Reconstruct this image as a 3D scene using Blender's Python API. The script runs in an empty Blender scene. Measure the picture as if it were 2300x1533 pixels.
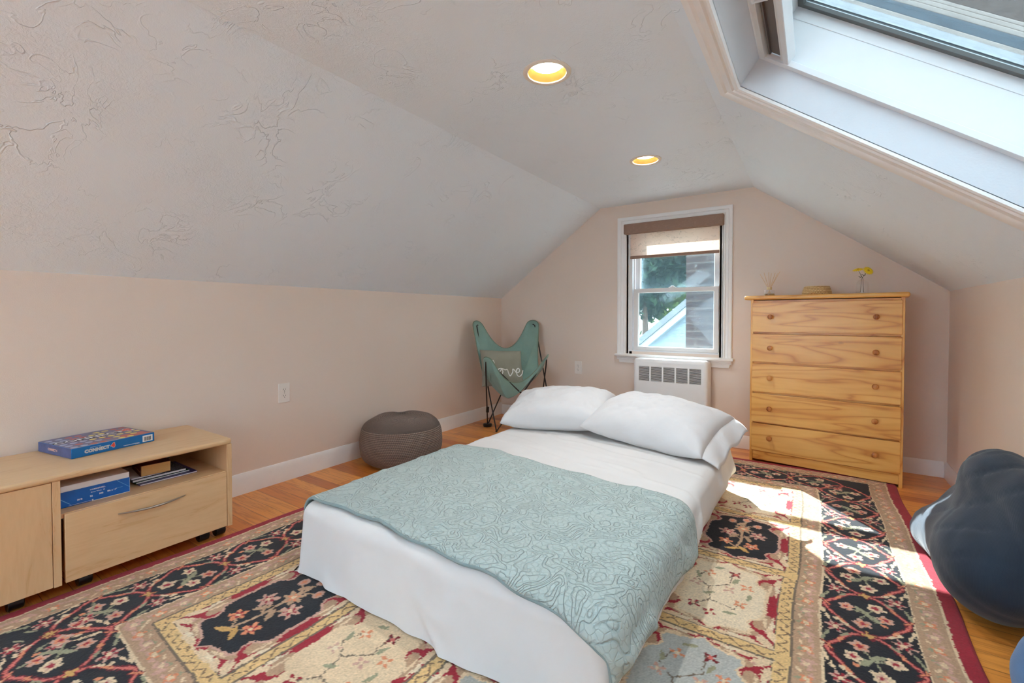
import bpy, bmesh, math, random
import numpy as np
from mathutils import Vector, Matrix
from mathutils.geometry import tessellate_polygon

random.seed(7)
rng = np.random.default_rng(7)
SC = bpy.context.scene
COL = SC.collection
PI = math.pi

# ------------------------------------------------------------------ room
A = 2.8075      # left knee wall at x = -A
B = 0.7286      # right knee wall at x = B
D = 4.0043      # far gable wall at y = D
YR = -2.5       # rear gable wall, behind the camera
KL, KR = 1.2429, 1.2135
ZC = 2.058
XL, XR = -1.6746, -0.4003
CAMH = 1.05


def S(r, g, b):
    def f(c):
        c /= 255.0
        return c / 12.92 if c <= 0.04045 else ((c + 0.055) / 1.055) ** 2.4
    return (f(r), f(g), f(b), 1.0)


# ------------------------------------------------------------------ noise (numpy)
_perm = rng.random((64, 64, 64)).astype(np.float32)


def vnoise(x, y, z):
    x, y, z = np.broadcast_arrays(np.asarray(x, float), np.asarray(y, float), np.asarray(z, float))
    xi, yi, zi = np.floor(x).astype(int), np.floor(y).astype(int), np.floor(z).astype(int)
    fx, fy, fz = x - xi, y - yi, z - zi
    fx, fy, fz = [t * t * t * (t * (t * 6 - 15) + 10) for t in (fx, fy, fz)]
    r = 0
    for i in (0, 1):
        for j in (0, 1):
            for k in (0, 1):
                w = (fx if i else 1 - fx) * (fy if j else 1 - fy) * (fz if k else 1 - fz)
                r = r + w * _perm[(xi + i) % 64, (yi + j) % 64, (zi + k) % 64]
    return r * 2 - 1


def fbm(x, y, z, o=3):
    r, a = 0, 1.0
    for i in range(o):
        r = r + a * vnoise(np.asarray(x) * 2 ** i + 7 * i, np.asarray(y) * 2 ** i + 3 * i, np.asarray(z) * 2 ** i + 11 * i)
        a *= 0.5
    return r


# ------------------------------------------------------------------ objects
def tag(o, label=None, cat=None, group=None, kind=None):
    if label: o['label'] = label
    if cat: o['category'] = cat
    if group: o['group'] = group
    if kind: o['kind'] = kind
    return o


def thing(name, label, cat, loc=(0, 0, 0), rz=0.0, group=None, kind=None):
    o = bpy.data.objects.new(name, None)
    COL.objects.link(o)
    o.empty_display_size = 0.05
    o.location = loc
    o.rotation_euler = (0, 0, rz)
    return tag(o, label, cat, group, kind)


def link(name, me, mat, parent=None, label=None, smooth=None, bevel=0.0, seg=2):
    """smooth: None flat, or an angle in degrees."""
    for m in (mat if isinstance(mat, (list, tuple)) else [mat]):
        me.materials.append(m)
    if smooth is not None:
        me.shade_smooth()
        if smooth < 180:
            me.set_sharp_from_angle(angle=math.radians(smooth))
    o = bpy.data.objects.new(name, me)
    COL.objects.link(o)
    if parent is not None:
        o.parent = parent
    if label: o['label'] = label
    if bevel:
        b = o.modifiers.new('Bevel', 'BEVEL')
        b.width = bevel; b.segments = seg; b.limit_method = 'ANGLE'; b.angle_limit = math.radians(40)
        me.shade_smooth()
        me.set_sharp_from_angle(angle=math.radians(42))
    return o


class MB:
    """collects shapes into one mesh"""
    def __init__(s):
        s.v, s.f, s.mi = [], [], []
        s.m = 0

    def add(s, vs, fs, M=None):
        b = len(s.v)
        s.v += [tuple(M @ Vector(p)) if M is not None else tuple(p) for p in vs]
        s.f += [tuple(i + b for i in f) for f in fs]
        s.mi += [s.m] * len(fs)
        return s

    def box(s, x0, x1, y0, y1, z0, z1, M=None):
        vs = [(x0, y0, z0), (x1, y0, z0), (x1, y1, z0), (x0, y1, z0), (x0, y0, z1), (x1, y0, z1), (x1, y1, z1), (x0, y1, z1)]
        return s.add(vs, [(0, 3, 2, 1), (4, 5, 6, 7), (0, 1, 5, 4), (1, 2, 6, 5), (2, 3, 7, 6), (3, 0, 4, 7)], M)

    def prism(s, pts, z0, z1, M=None):
        n = len(pts)
        vs = [(p[0], p[1], z0) for p in pts] + [(p[0], p[1], z1) for p in pts]
        fs = [tuple(range(n - 1, -1, -1)), tuple(range(n, 2 * n))]
        fs += [(i, (i + 1) % n, n + (i + 1) % n, n + i) for i in range(n)]
        return s.add(vs, fs, M)

    def lathe(s, prof, n=32, M=None, close=False):
        vs, fs = [], []
        for r, z in prof:
            for k in range(n):
                a = 2 * PI * k / n
                vs.append((r * math.cos(a), r * math.sin(a), z))
        m = len(prof)
        for i in range(m - 1 if not close else m):
            j = (i + 1) % m
            for k in range(n):
                q = (k + 1) % n
                fs.append((i * n + k, i * n + q, j * n + q, j * n + k))
        if not close:
            fs.append(tuple(range(n - 1, -1, -1)))
            fs.append(tuple((m - 1) * n + k for k in range(n)))
        return s.add(vs, fs, M)

    def cyl(s, p, q, r, n=16, r2=None):
        p, q = Vector(p), Vector(q)
        d = q - p
        M = Matrix.Translation(p) @ d.to_track_quat('Z', 'Y').to_matrix().to_4x4()
        return s.lathe([(r, 0), (r if r2 is None else r2, d.length)], n, M)

    def tube(s, pts, r, n=10, cap=True):
        pts = [Vector(p) for p in pts]
        rs = r if isinstance(r, (list, tuple)) else [r] * len(pts)
        vs, fs = [], []
        up = None
        for i, p in enumerate(pts):
            t = (pts[min(i + 1, len(pts) - 1)] - pts[max(i - 1, 0)]).normalized()
            if up is None:
                up = t.orthogonal().normalized()
            else:
                up = (up - t * up.dot(t)).normalized()
            w = t.cross(up)
            for k in range(n):
                a = 2 * PI * k / n
                vs.append(p + (up * math.cos(a) + w * math.sin(a)) * rs[i])
        for i in range(len(pts) - 1):
            for k in range(n):
                q = (k + 1) % n
                fs.append((i * n + k, i * n + q, (i + 1) * n + q, (i + 1) * n + k))
        if cap:
            fs.append(tuple(range(n - 1, -1, -1)))
            fs.append(tuple((len(pts) - 1) * n + k for k in range(n)))
        return s.add(vs, fs)

    def sphere(s, c, r, nu=20, nv=12, M=None):
        r = r if isinstance(r, (list, tuple)) else (r, r, r)
        vs, fs = [(c[0], c[1], c[2] - r[2])], []
        for i in range(1, nv):
            ph = -PI / 2 + PI * i / nv
            for k in range(nu):
                a = 2 * PI * k / nu
                vs.append((c[0] + r[0] * math.cos(ph) * math.cos(a), c[1] + r[1] * math.cos(ph) * math.sin(a), c[2] + r[2] * math.sin(ph)))
        vs.append((c[0], c[1], c[2] + r[2]))
        for k in range(nu):
            q = (k + 1) % nu
            fs.append((0, 1 + q, 1 + k))
            for i in range(nv - 2):
                fs.append((1 + i * nu + k, 1 + i * nu + q, 1 + (i + 1) * nu + q, 1 + (i + 1) * nu + k))
            fs.append((1 + (nv - 2) * nu + k, 1 + (nv - 2) * nu + q, len(vs) - 1))
        return s.add(vs, fs, M)

    def grid(s, P, close_u=False):
        """P: array (n, m, 3)"""
        n, m = P.shape[:2]
        b = []
        for i in range(n if close_u else n - 1):
            j = (i + 1) % n
            for k in range(m - 1):
                b.append((i * m + k, j * m + k, j * m + k + 1, i * m + k + 1))
        return s.add([tuple(p) for p in P.reshape(-1, 3)], b)

    def mesh(s, name='mesh', recalc=True, merge=False):
        me = bpy.data.meshes.new(name)
        me.from_pydata([tuple(v) for v in s.v], [], s.f)
        me.polygons.foreach_set('material_index', s.mi)
        if recalc or merge:
            bm = bmesh.new(); bm.from_mesh(me)
            if merge: bmesh.ops.remove_doubles(bm, verts=bm.verts, dist=1e-5)
            if recalc: bmesh.ops.recalc_face_normals(bm, faces=bm.faces)
            bm.to_mesh(me); bm.free()
        me.update()
        return me

    def build(s, name, mat, parent=None, label=None, smooth=None, bevel=0.0, seg=2, recalc=True, merge=False):
        return link(name, s.mesh(name, recalc, merge), mat, parent, label, smooth, bevel, seg)


def grid_mesh(name, P, mat, parent=None, label=None, smooth=180, close_u=False):
    """fast path for big grids"""
    n, m = P.shape[:2]
    me = bpy.data.meshes.new(name)
    i = np.arange(n if close_u else n - 1)[:, None]
    k = np.arange(m - 1)[None, :]
    j = (i + 1) % n
    F = np.stack([i * m + k, j * m + k, j * m + k + 1, i * m + k + 1], -1).reshape(-1, 4)
    me.vertices.add(n * m)
    me.vertices.foreach_set('co', P.reshape(-1).astype(np.float32))
    me.loops.add(F.size)
    me.loops.foreach_set('vertex_index', F.reshape(-1).astype(np.int32))
    me.polygons.add(len(F))
    me.polygons.foreach_set('loop_start', np.arange(0, F.size, 4, dtype=np.int32))
    me.update(calc_edges=True)
    me.validate()
    return link(name, me, mat, parent, label, smooth)


def slab(outer, holes, fn, thick):
    """flat plate with holes; outer/holes are 2D loops, fn(u, v, d) -> xyz, d from 0 to thick"""
    mb = MB()
    loops = [outer] + holes
    flat = [p for l in loops for p in l]
    tris = tessellate_polygon([[Vector((p[0], p[1], 0)) for p in l] for l in loops])
    n = len(flat)
    vs = [fn(p[0], p[1], 0.0) for p in flat] + [fn(p[0], p[1], thick) for p in flat]
    fs = [tuple(t) for t in tris] + [tuple(n + i for i in t[::-1]) for t in tris]
    b = 0
    for l in loops:
        k = len(l)
        fs += [(b + i, b + (i + 1) % k, n + b + (i + 1) % k, n + b + i) for i in range(k)]
        b += k
    mb.add(vs, fs)
    return mb


def rect(a0, a1, b0, b1):
    return [(a0, b0), (a1, b0), (a1, b1), (a0, b1)]


def circle(cx, cy, r, n=32):
    return [(cx + r * math.cos(2 * PI * k / n), cy + r * math.sin(2 * PI * k / n)) for k in range(n)]


def frame_sweep(inner, outer, prof, fn):
    """mitred frame: inner/outer = (a0, a1, b0, b1); prof = [(w 0..1, h)]; fn(a, b, h) -> xyz"""
    mb = MB()
    vs, fs = [], []
    for w, h in prof:
        a0, a1, b0, b1 = [inner[i] + (outer[i] - inner[i]) * w for i in range(4)]
        vs += [fn(a0, b0, h), fn(a1, b0, h), fn(a1, b1, h), fn(a0, b1, h)]
    m = len(prof)
    for i in range(m):
        j = (i + 1) % m
        for k in range(4):
            q = (k + 1) % 4
            fs.append((i * 4 + k, i * 4 + q, j * 4 + q, j * 4 + k))
    mb.add(vs, fs)
    return mb


def text(name, body, size, M, mat, parent, off=0.0, ext=0.0002, align='CENTER', shear=0.0, label=None, space=1.0):
    cu = bpy.data.curves.new('lettering', 'FONT')
    cu.body = body; cu.size = size; cu.offset = off; cu.extrude = ext
    cu.align_x = align; cu.align_y = 'CENTER'; cu.shear = shear; cu.space_character = space
    cu.resolution_u = 3
    t = bpy.data.objects.new('t', cu)
    COL.objects.link(t)
    dg = bpy.context.evaluated_depsgraph_get()
    me = bpy.data.meshes.new_from_object(t.evaluated_get(dg))
    bpy.data.objects.remove(t); bpy.data.curves.remove(cu)
    me.transform(M)
    me.materials.clear()
    return link(name, me, mat, parent, label)


# ------------------------------------------------------------------ materials
class NT:
    def __init__(s, name):
        s.m = bpy.data.materials.new(name)
        s.m.use_nodes = True
        s.t = s.m.node_tree
        s.t.nodes.clear()
        s.out = s.t.nodes.new('ShaderNodeOutputMaterial')

    def n(s, typ, ins=None, **kw):
        nd = s.t.nodes.new('ShaderNode' + typ)
        for k, v in kw.items():
            setattr(nd, k, v)
        for k, v in (ins or {}).items():
            if v is None: continue
            if hasattr(v, 'is_linked') or hasattr(v, 'links'):
                s.t.links.new(v, nd.inputs[k])
            else:
                nd.inputs[k].default_value = v
        return nd

    def math(s, op, a, b=None, c=None):
        ins = {0: a}
        if b is not None: ins[1] = b
        if c is not None: ins[2] = c
        return s.n('Math', ins, operation=op).outputs[0]

    def coord(s, which='Object'):
        return s.n('TexCoord').outputs[which]

    def mapv(s, vec, scale=(1, 1, 1), loc=(0, 0, 0), rot=(0, 0, 0)):
        return s.n('Mapping', {'Vector': vec, 'Scale': scale, 'Location': loc, 'Rotation': rot}).outputs[0]

    def noise(s, vec, scale, detail=2.0, rough=0.5, dist=0.0):
        return s.n('TexNoise', {'Vector': vec, 'Scale': scale, 'Detail': detail, 'Roughness': rough, 'Distortion': dist}).outputs['Fac']

    def ramp(s, fac, stops, interp='LINEAR'):
        nd = s.n('ValToRGB', {'Fac': fac})
        cr = nd.color_ramp
        cr.interpolation = interp
        while len(cr.elements) < len(stops): cr.elements.new(0.5)
        for e, (p, c) in zip(cr.elements, stops):
            e.position = p
            e.color = c if hasattr(c, '__len__') else (c, c, c, 1)
        return nd.outputs['Color']

    def mix(s, fac, a, b, mode='MIX'):
        nd = s.n('Mix', {}, data_type='RGBA', blend_type=mode)
        for sock, v in ((nd.inputs[0], fac), (nd.inputs[6], a), (nd.inputs[7], b)):
            if hasattr(v, 'is_linked'): s.t.links.new(v, sock)
            else: sock.default_value = v
        return nd.outputs[2]

    def bump(s, h, dist=0.001, strength=1.0, normal=None):
        return s.n('Bump', {'Height': h, 'Distance': dist, 'Strength': strength, 'Normal': normal}).outputs[0]

    def bsdf(s, col, rough=0.5, normal=None, metal=0.0, **kw):
        ins = {'Base Color': col, 'Roughness': rough, 'Metallic': metal, 'Normal': normal}
        ins.update(kw)
        return s.n('BsdfPrincipled', ins).outputs[0]

    def done(s, sh):
        s.t.links.new(sh, s.out.inputs[0])
        return s.m


def plain(name, col, rough=0.5, metal=0.0, var=0.04, scale=12.0, bump=0.0, bscale=200.0, **kw):
    t = NT(name)
    co = t.coord()
    n = t.noise(co, scale, 3)
    c2 = tuple(min(1, c * (1 + var)) for c in col[:3]) + (1,)
    c1 = tuple(c * (1 - var) for c in col[:3]) + (1,)
    c = t.ramp(n, [(0.3, c1), (0.7, c2)])
    nm = t.bump(t.noise(co, bscale, 2), bump) if bump else None
    return t.done(t.bsdf(c, rough, nm, metal, **kw))


def mat_ceiling():
    t = NT('skip_trowel_plaster')
    co = t.coord()
    m = t.n('MapRange', {0: t.noise(co, 2.6, 2), 1: 0.40, 2: 0.62}).outputs[0]
    ridg = t.math('ABSOLUTE', t.math('SUBTRACT', t.noise(co, 5.5, 3, 0.55, 1.4), 0.5))
    ridg = t.n('MapRange', {0: ridg, 1: 0.0, 2: 0.018, 3: 1.0, 4: 0.0}).outputs[0]
    m2 = t.n('MapRange', {0: t.noise(t.mapv(co, loc=(5, 2, 9)), 4.0, 2), 1: 0.46, 2: 0.66}).outputs[0]
    comb = t.noise(co, 55, 4, 0.6, 1.5)
    h = t.math('ADD', t.math('MULTIPLY', comb, t.math('MULTIPLY', m, 0.55)), t.math('MULTIPLY', ridg, t.math('MULTIPLY', m2, 0.42)))
    h = t.math('ADD', h, t.math('MULTIPLY', t.noise(co, 240, 2), 0.08))
    return t.done(t.bsdf(S(230, 239, 247), 0.5, t.bump(h, 0.006, 1.0)))


def mat_wall():
    t = NT('beige_satin_paint')
    co = t.coord()
    c = t.ramp(t.noise(co, 1.2, 2), [(0.3, S(228, 211, 197)), (0.7, S(232, 216, 203))])
    h = t.math('ADD', t.noise(co, 260, 2), t.math('MULTIPLY', t.noise(co, 4, 2), 1.5))
    return t.done(t.bsdf(c, 0.36, t.bump(h, 0.0009, 0.6), **{'Specular IOR Level': 0.5}))


def mat_floor():
    t = NT('orange_pine_floorboards')
    co = t.coord()
    xyz = t.n('SeparateXYZ', {0: co})
    W, L = 0.0825, 1.9
    yw = t.math('DIVIDE', xyz.outputs[1], W)
    row = t.math('FLOOR', yw)
    rr = t.n('TexWhiteNoise', {'W': row}, noise_dimensions='1D').outputs[0]
    xl = t.math('ADD', t.math('DIVIDE', xyz.outputs[0], L), t.math('MULTIPLY', rr, 7.3))
    brd = t.math('FLOOR', xl)
    idv = t.n('CombineXYZ', {0: row, 1: brd, 2: 0.0}).outputs[0]
    r1 = t.n('TexWhiteNoise', {'Vector': idv}, noise_dimensions='3D')
    base = t.ramp(r1.outputs[0], [(0.0, S(232, 150, 68)), (0.35, S(240, 162, 78)), (0.62, S(222, 136, 56)), (0.86, S(188, 104, 46)), (1.0, S(244, 174, 92))])
    off = t.n('CombineXYZ', {0: 0.0, 1: t.math('MULTIPLY', r1.outputs[0], 31.0), 2: t.math('MULTIPLY', r1.outputs[0], 17.0)}).outputs[0]
    gv = t.n('VectorMath', {0: t.mapv(co, (1.6, 26, 1)), 1: off}, operation='ADD').outputs[0]
    g = t.noise(gv, 1.0, 4, 0.6, 0.8)
    rings = t.math('PINGPONG', t.math('MULTIPLY', g, 9.0), 1.0)
    gm = t.ramp(rings, [(0.0, (0.70, 0.60, 0.50, 1)), (0.35, (1, 1, 1, 1)), (1.0, (1.06, 1.05, 1.03, 1))])
    c = t.mix(0.75, base, gm, 'MULTIPLY')
    fine = t.noise(t.mapv(co, (9, 300, 1)), 1.0, 3)
    c = t.mix(0.35, c, t.ramp(fine, [(0.35, (0.72, 0.66, 0.6, 1)), (0.6, (1, 1, 1, 1))]), 'MULTIPLY')
    fy = t.math('FRACT', yw)
    gap = t.math('LESS_THAN', t.math('MINIMUM', fy, t.math('SUBTRACT', 1.0, fy)), 0.012)
    fx = t.math('FRACT', xl)
    gap2 = t.math('LESS_THAN', fx, 0.0012)
    gp = t.math('MAXIMUM', gap, gap2)
    c = t.mix(t.math('MULTIPLY', gp, 0.75), c, S(70, 30, 10))
    return t.done(t.bsdf(c, 0.30, t.bump(t.math('SUBTRACT', t.math('MULTIPLY', g, 0.15), gp), 0.0008, 0.6), **{'Coat Weight': 0.15, 'Coat Roughness': 0.18}))


def mat_pine(name, axis='X', light=S(240, 186, 102), mid=S(230, 168, 82), dark=S(206, 138, 62), knots=True):
    t = NT(name)
    co = t.coord()
    rnd = t.n('ObjectInfo').outputs['Random']
    off = t.n('CombineXYZ', {0: t.math('MULTIPLY', rnd, 13.0), 1: t.math('MULTIPLY', rnd, 7.0), 2: t.math('MULTIPLY', rnd, 29.0)}).outputs[0]
    p = t.n('VectorMath', {0: co, 1: off}, operation='ADD').outputs[0]
    st = {'X': (1.1, 6, 8.5), 'Z': (9, 9, 1.2), 'Y': (9, 1.2, 9)}[axis]
    g = t.noise(t.mapv(p, st), 1.0, 2, 0.45, 0.5)
    rings = t.math('PINGPONG', t.math('MULTIPLY', g, 13.0), 1.0)
    c = t.ramp(rings, [(0.0, dark), (0.22, mid), (0.75, light), (1.0, light)])
    c = t.mix(0.6, c, t.ramp(g, [(0.3, (0.86, 0.78, 0.68, 1)), (0.65, (1, 1, 1, 1))]), 'MULTIPLY')
    c = t.mix(0.3, c, t.ramp(t.noise(t.mapv(p, tuple(q * 7 for q in st)), 1.0, 3), [(.3, (.82, .74, .66, 1)), (.65, (1, 1, 1, 1))]), 'MULTIPLY')
    if knots:
        v = t.n('TexVoronoi', {'Vector': t.mapv(p, (4.2, 4.2, 7.5)), 'Scale': 1.0}, feature='F1')
        k = t.n('MapRange', {0: v.outputs['Distance'], 1: 0.035, 2: 0.11, 3: 1.0, 4: 0.0}).outputs[0]
        pick = t.math('GREATER_THAN', t.n('TexWhiteNoise', {'Vector': v.outputs['Color']}).outputs[0], 0.62)
        c = t.mix(t.math('MULTIPLY', t.math('MULTIPLY', k, pick), 0.75), c, S(104, 54, 18))
    return t.done(t.bsdf(c, 0.32, t.bump(rings, 0.0003, 0.4), **{'Coat Weight': 0.2, 'Coat Roughness': 0.25}))


def mat_maple(name, axis='Y'):
    t = NT(name)
    co = t.coord()
    st = {'Y': (14, 2.0, 14), 'Z': (14, 14, 2.0)}[axis]
    g = t.noise(t.mapv(co, st), 1.0, 4, 0.55, 1.2)
    rings = t.math('PINGPONG', t.math('MULTIPLY', g, 6.0), 1.0)
    c = t.ramp(rings, [(0.0, S(210, 168, 122)), (0.12, S(218, 180, 136)), (1.0, S(222, 186, 142))])
    f = t.noise(t.mapv(co, tuple(q * 9 for q in st)), 1.0, 2)
    c = t.mix(0.25, c, t.ramp(f, [(0.3, (0.88, 0.84, 0.8, 1)), (0.6, (1, 1, 1, 1))]), 'MULTIPLY')
    return t.done(t.bsdf(c, 0.42))


def mat_fabric(name, col, scale=900, rough=0.85, var=0.06, bump=0.0006, sheen=0.15, wr=0.0):
    t = NT(name)
    co = t.coord()
    w = t.math('ADD', t.n('TexWave', {'Vector': co, 'Scale': scale / 6.0}, bands_direction='X').outputs['Fac'],
               t.n('TexWave', {'Vector': co, 'Scale': scale / 6.0}, bands_direction='Z').outputs['Fac'])
    n = t.noise(co, 7, 4)
    c1 = tuple(c * (1 - var) for c in col[:3]) + (1,)
    c2 = tuple(min(1, c * (1 + var)) for c in col[:3]) + (1,)
    c = t.ramp(n, [(0.3, c1), (0.7, c2)])
    nm = t.bump(w, bump, 0.5)
    if wr:
        r = t.noise(t.mapv(co, (1, 1, 1)), 14, 4, 0.55, 1.2)
        nm = t.bump(r, wr, 0.8, nm)
    return t.done(t.bsdf(c, rough, nm, **{'Sheen Weight': sheen, 'Sheen Roughness': 0.5}))


def mat_glass(name, tint=(0.93, 0.96, 0.97, 1), refl=1.0):
    t = NT(name)
    fc = t.n('LayerWeight', {'Blend': 0.5}).outputs['Facing']
    fr = t.math('ADD', 0.04 * refl, t.math('MULTIPLY', t.math('POWER', fc, 5.0), 0.9 * refl))
    tr = t.n('BsdfTransparent', {'Color': tint}).outputs[0]
    gl = t.n('BsdfGlossy', {'Color': (1, 1, 1, 1), 'Roughness': 0.02}).outputs[0]
    return t.done(t.n('MixShader', {0: fr, 1: tr, 2: gl}).outputs[0])


def mat_screen():
    t = NT('grey_insect_mesh')
    co = t.coord()
    w = t.n('TexWave', {'Vector': co, 'Scale': 26.0}, bands_direction='Z').outputs['Fac']
    f = t.n('MapRange', {0: w, 3: 0.58, 4: 0.68}).outputs[0]
    tr = t.n('BsdfTransparent', {'Color': (1, 1, 1, 1)}).outputs[0]
    df = t.n('BsdfDiffuse', {'Color': S(86, 98, 104)}).outputs[0]
    return t.done(t.n('MixShader', {0: f, 1: tr, 2: df}).outputs[0])


def emit(name, col, st):
    t = NT(name)
    return t.done(t.n('Emission', {'Color': col, 'Strength': st}).outputs[0])


M_CEIL = mat_ceiling()
M_WALL = mat_wall()
M_FLOOR = mat_floor()
M_TRIM = plain('white_gloss_trim_paint', S(240, 238, 236), 0.3, var=0.015, bump=0.0003, bscale=60)
M_JAMB = plain('white_flat_jamb_paint', S(212, 215, 220), 0.6, var=0.02, bump=0.0004, bscale=150)
M_VINYL = plain('white_vinyl', S(226, 227, 229), 0.35, var=0.015)
M_VINYL_SH = plain('off_white_vinyl', S(222, 220, 218), 0.35, var=0.02)
M_BRONZE = plain('bronze_channel_metal', S(112, 100, 94), 0.38, 0.4, var=0.12, scale=3)
M_GASKET = plain('dark_grey_gasket', S(92, 92, 90), 0.5, var=0.06)
M_ALU = plain('pale_aluminium', S(206, 212, 216), 0.4, 0.15, var=0.03)
M_BLACK = plain('black_plastic', S(26, 26, 28), 0.35, var=0.1)
M_BLACKMETAL = plain('black_painted_steel', S(52, 46, 44), 0.38, 0.5, var=0.1)
M_GLASS = mat_glass('window_glass', (0.90, 0.95, 0.96, 1), 0.3)
M_TINT = mat_glass('tinted_skylight_glass', (.20, .212, .215, 1))
M_TINT2 = mat_glass('added_skylight_blue_glass', (.43, .485, .52, 1))  # tint sets how much fill the added rear skylight lets in
M_CLEAR = mat_glass('clear_bottle_glass', (0.985, 0.985, 0.98, 1), 0.8)
M_STEEL = plain('brushed_steel', S(170, 160, 150), 0.3, 0.9, var=0.05)
SKY, SUN, EXPO, LAMP = 15, 34, 2.28, 9
# =================================================================== setting
def struct(o):
    o['kind'] = 'structure'
    return o


T = 0.12
fl = MB().box(-A - T, B + T, YR - T, D + 0.35, -0.08, 0.0).build('floor', M_FLOOR)
struct(fl)
struct(MB().box(-A - T, -A, YR, D, 0, KL).build('wall_left', M_WALL))
struct(MB().box(B, B + T, YR, D, 0, KR).build('wall_right', M_WALL))

WX0, WX1, WZ0, WZ1 = -1.40, -0.643, 0.735, 1.875     # gable window rough opening
gable = [(-A - T, 0), (B + T, 0), (B + T, KR - 0.08), (B, KR), (XR, ZC), (XL, ZC), (-A, KL), (-A - T, KL - 0.08)]
struct(slab(gable, [rect(WX0, WX1, WZ0, WZ1)], lambda u, v, d: (u, D + d, v), 0.13).build('wall_back', M_WALL))
struct(slab(gable, [], lambda u, v, d: (u, YR - d, v), 0.13).build('wall_front', M_CEIL))

LIGHTS = [(-0.930, 1.656), (-0.917, 2.929)]
struct(slab(rect(XL, XR, YR, D), [circle(x, y, 0.081) for x, y in LIGHTS],
            lambda u, v, d: (u, v, ZC + d), 0.10).build('ceiling', M_CEIL))


def slope(p0, p1):
    """local frame of a sloping ceiling: t runs from p0 (top) to p1 (bottom), d points out of the room"""
    t = Vector((p1[0] - p0[0], 0, p1[1] - p0[1]))
    L = t.length
    t.normalize()
    n = Vector((-t.z, 0, t.x)) if t.x > 0 else Vector((t.z, 0, -t.x))
    o = Vector((p0[0], 0, p0[1]))
    return L, (lambda a, y, d: tuple(o + t * a + n * d + Vector((0, y, 0))))


LL, PL = slope((XL, ZC), (-A, KL))
LR, PR = slope((XR, ZC), (B, KR))
struct(slab(rect(-0.04, LL, YR, D), [rect(.162, 1.198, -2.218, -.982)], PL, 0.10).build('ceiling_left', M_CEIL))  # opening for the added fill skylight
# skylight opening in the right-hand slope (t down the slope, y along the room)
ST0, ST1, SY0, SY1 = 0.191, 1.25, 0.10, 1.968
struct(slab(rect(-0.04, LR, YR, D), [rect(ST0 - .02, ST1 + .02, SY0 - .02, SY1 + .02)], PR, 0.10).build('ceiling_right', M_CEIL))

# baseboards
BBP = [(0, 0), (0.014, 0), (0.014, 0.088), (0.011, 0.098), (0.009, 0.112), (0.004, 0.122), (0, 0.122)]
BBR = [(p[0], p[1] * 0.84) for p in BBP]
mb = MB(); mb.prism([(-p[0], p[1]) for p in BBP][::-1], 0, D - YR, Matrix(((-1, 0, 0, -A), (0, 0, 1, YR), (0, 1, 0, 0), (0, 0, 0, 1))))
struct(mb.build('baseboard_left', M_TRIM, smooth=30))
mb = MB(); mb.prism(BBR, 0, D - YR, Matrix(((-1, 0, 0, B), (0, 0, 1, YR), (0, 1, 0, 0), (0, 0, 0, 1))))
struct(mb.build('baseboard_right', M_TRIM, smooth=30))
mb = MB(); mb.prism(BBR, 0, B + A - 0.03, Matrix(((0, 0, 1, -A + 0.015), (-1, 0, 0, D), (0, 1, 0, 0), (0, 0, 0, 1))))
struct(mb.build('baseboard_back', M_TRIM, smooth=30))

# ------------------------------------------------------------------- gable window
w1 = thing('window_1', 'white double-hung gable window with moulded casing above the radiator', 'window', (0, 0, 0), kind='structure')
CP = [(0, 0), (0, .016), (.10, .020), (.22, .020), (.28, .013), (.55, .015), (.62, .021), (.80, .024), (.92, .026), (1, .024), (1, 0)]
# casing: three-sided, built as a frame whose foot is hidden by the stool
f = frame_sweep((-1.419, -0.613, 0.70, 1.868), (-1.498, -0.546, 0.66, 1.940), CP, lambda a, b, h: (a, D - h, b))
f.build('casing', M_TRIM, w1, smooth=30)
MB().box(-1.512, -0.530, D - 0.058, D + 0.02, 0.690, 0.712).build('stool', M_TRIM, w1, bevel=0.006, seg=3)
ap = [(-1.492, 0.690), (-0.552, 0.690), (-0.562, 0.632), (-1.478, 0.632)]
mb = MB(); mb.prism([(p[0], p[1]) for p in ap], 0, 0.02, Matrix(((1, 0, 0, 0), (0, 0, -1, D), (0, 1, 0, 0), (0, 0, 0, 1))))
mb.box(-1.488, -0.556, D - 0.026, D - 0.019, 0.668, 0.676)
mb.build('apron', M_TRIM, w1, bevel=0.003)
# jamb liner with tracks
mb = MB()
mb.box(-1.419, -1.366, D + 0.0, D + 0.125, 0.712, 1.868); mb.box(-0.643, -0.613, D + 0.0, D + 0.125, 0.712, 1.868)
mb.box(-1.366, -0.643, D + 0.0, D + 0.125, 1.82, 1.868); mb.box(-1.366, -0.643, D + 0.005, D + 0.125, 0.712, 0.748)
mb.box(-1.402, -1.392, D - 0.004, D + 0.0, 0.712, 1.868); mb.box(-0.626, -0.618, D - 0.004, D, 0.712, 1.868)
mb.box(-1.366, -1.358, D + 0.046, D + 0.052, 0.748, 1.82); mb.box(-0.651, -0.643, D + 0.046, D + 0.052, 0.748, 1.82)
mb.build('jamb_liner', M_VINYL, w1, bevel=0.002)


def sash(name, x0, x1, z0, z1, y0, y1, s, bt, tp, par):
    o = frame_sweep((x0 + s, x1 - s, z0 + bt, z1 - tp), (x0, x1, z0, z1), [(0, 0.2), (0, .8), (.12, 1), (1, 1), (1, 0), (.12, 0)],
                    lambda a, b, h: (a, y1 + (y0 - y1) * h, b)).build(name, M_VINYL_SH if name == 'lower_sash' else M_VINYL, par, smooth=30)
    g = MB().box(x0 + s - .004, x1 - s + .004, (y0 + y1) / 2 - .003, (y0 + y1) / 2 + .003, z0 + bt - .004, z1 - tp + .004).build('pane', M_GLASS, o)
    return o


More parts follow.
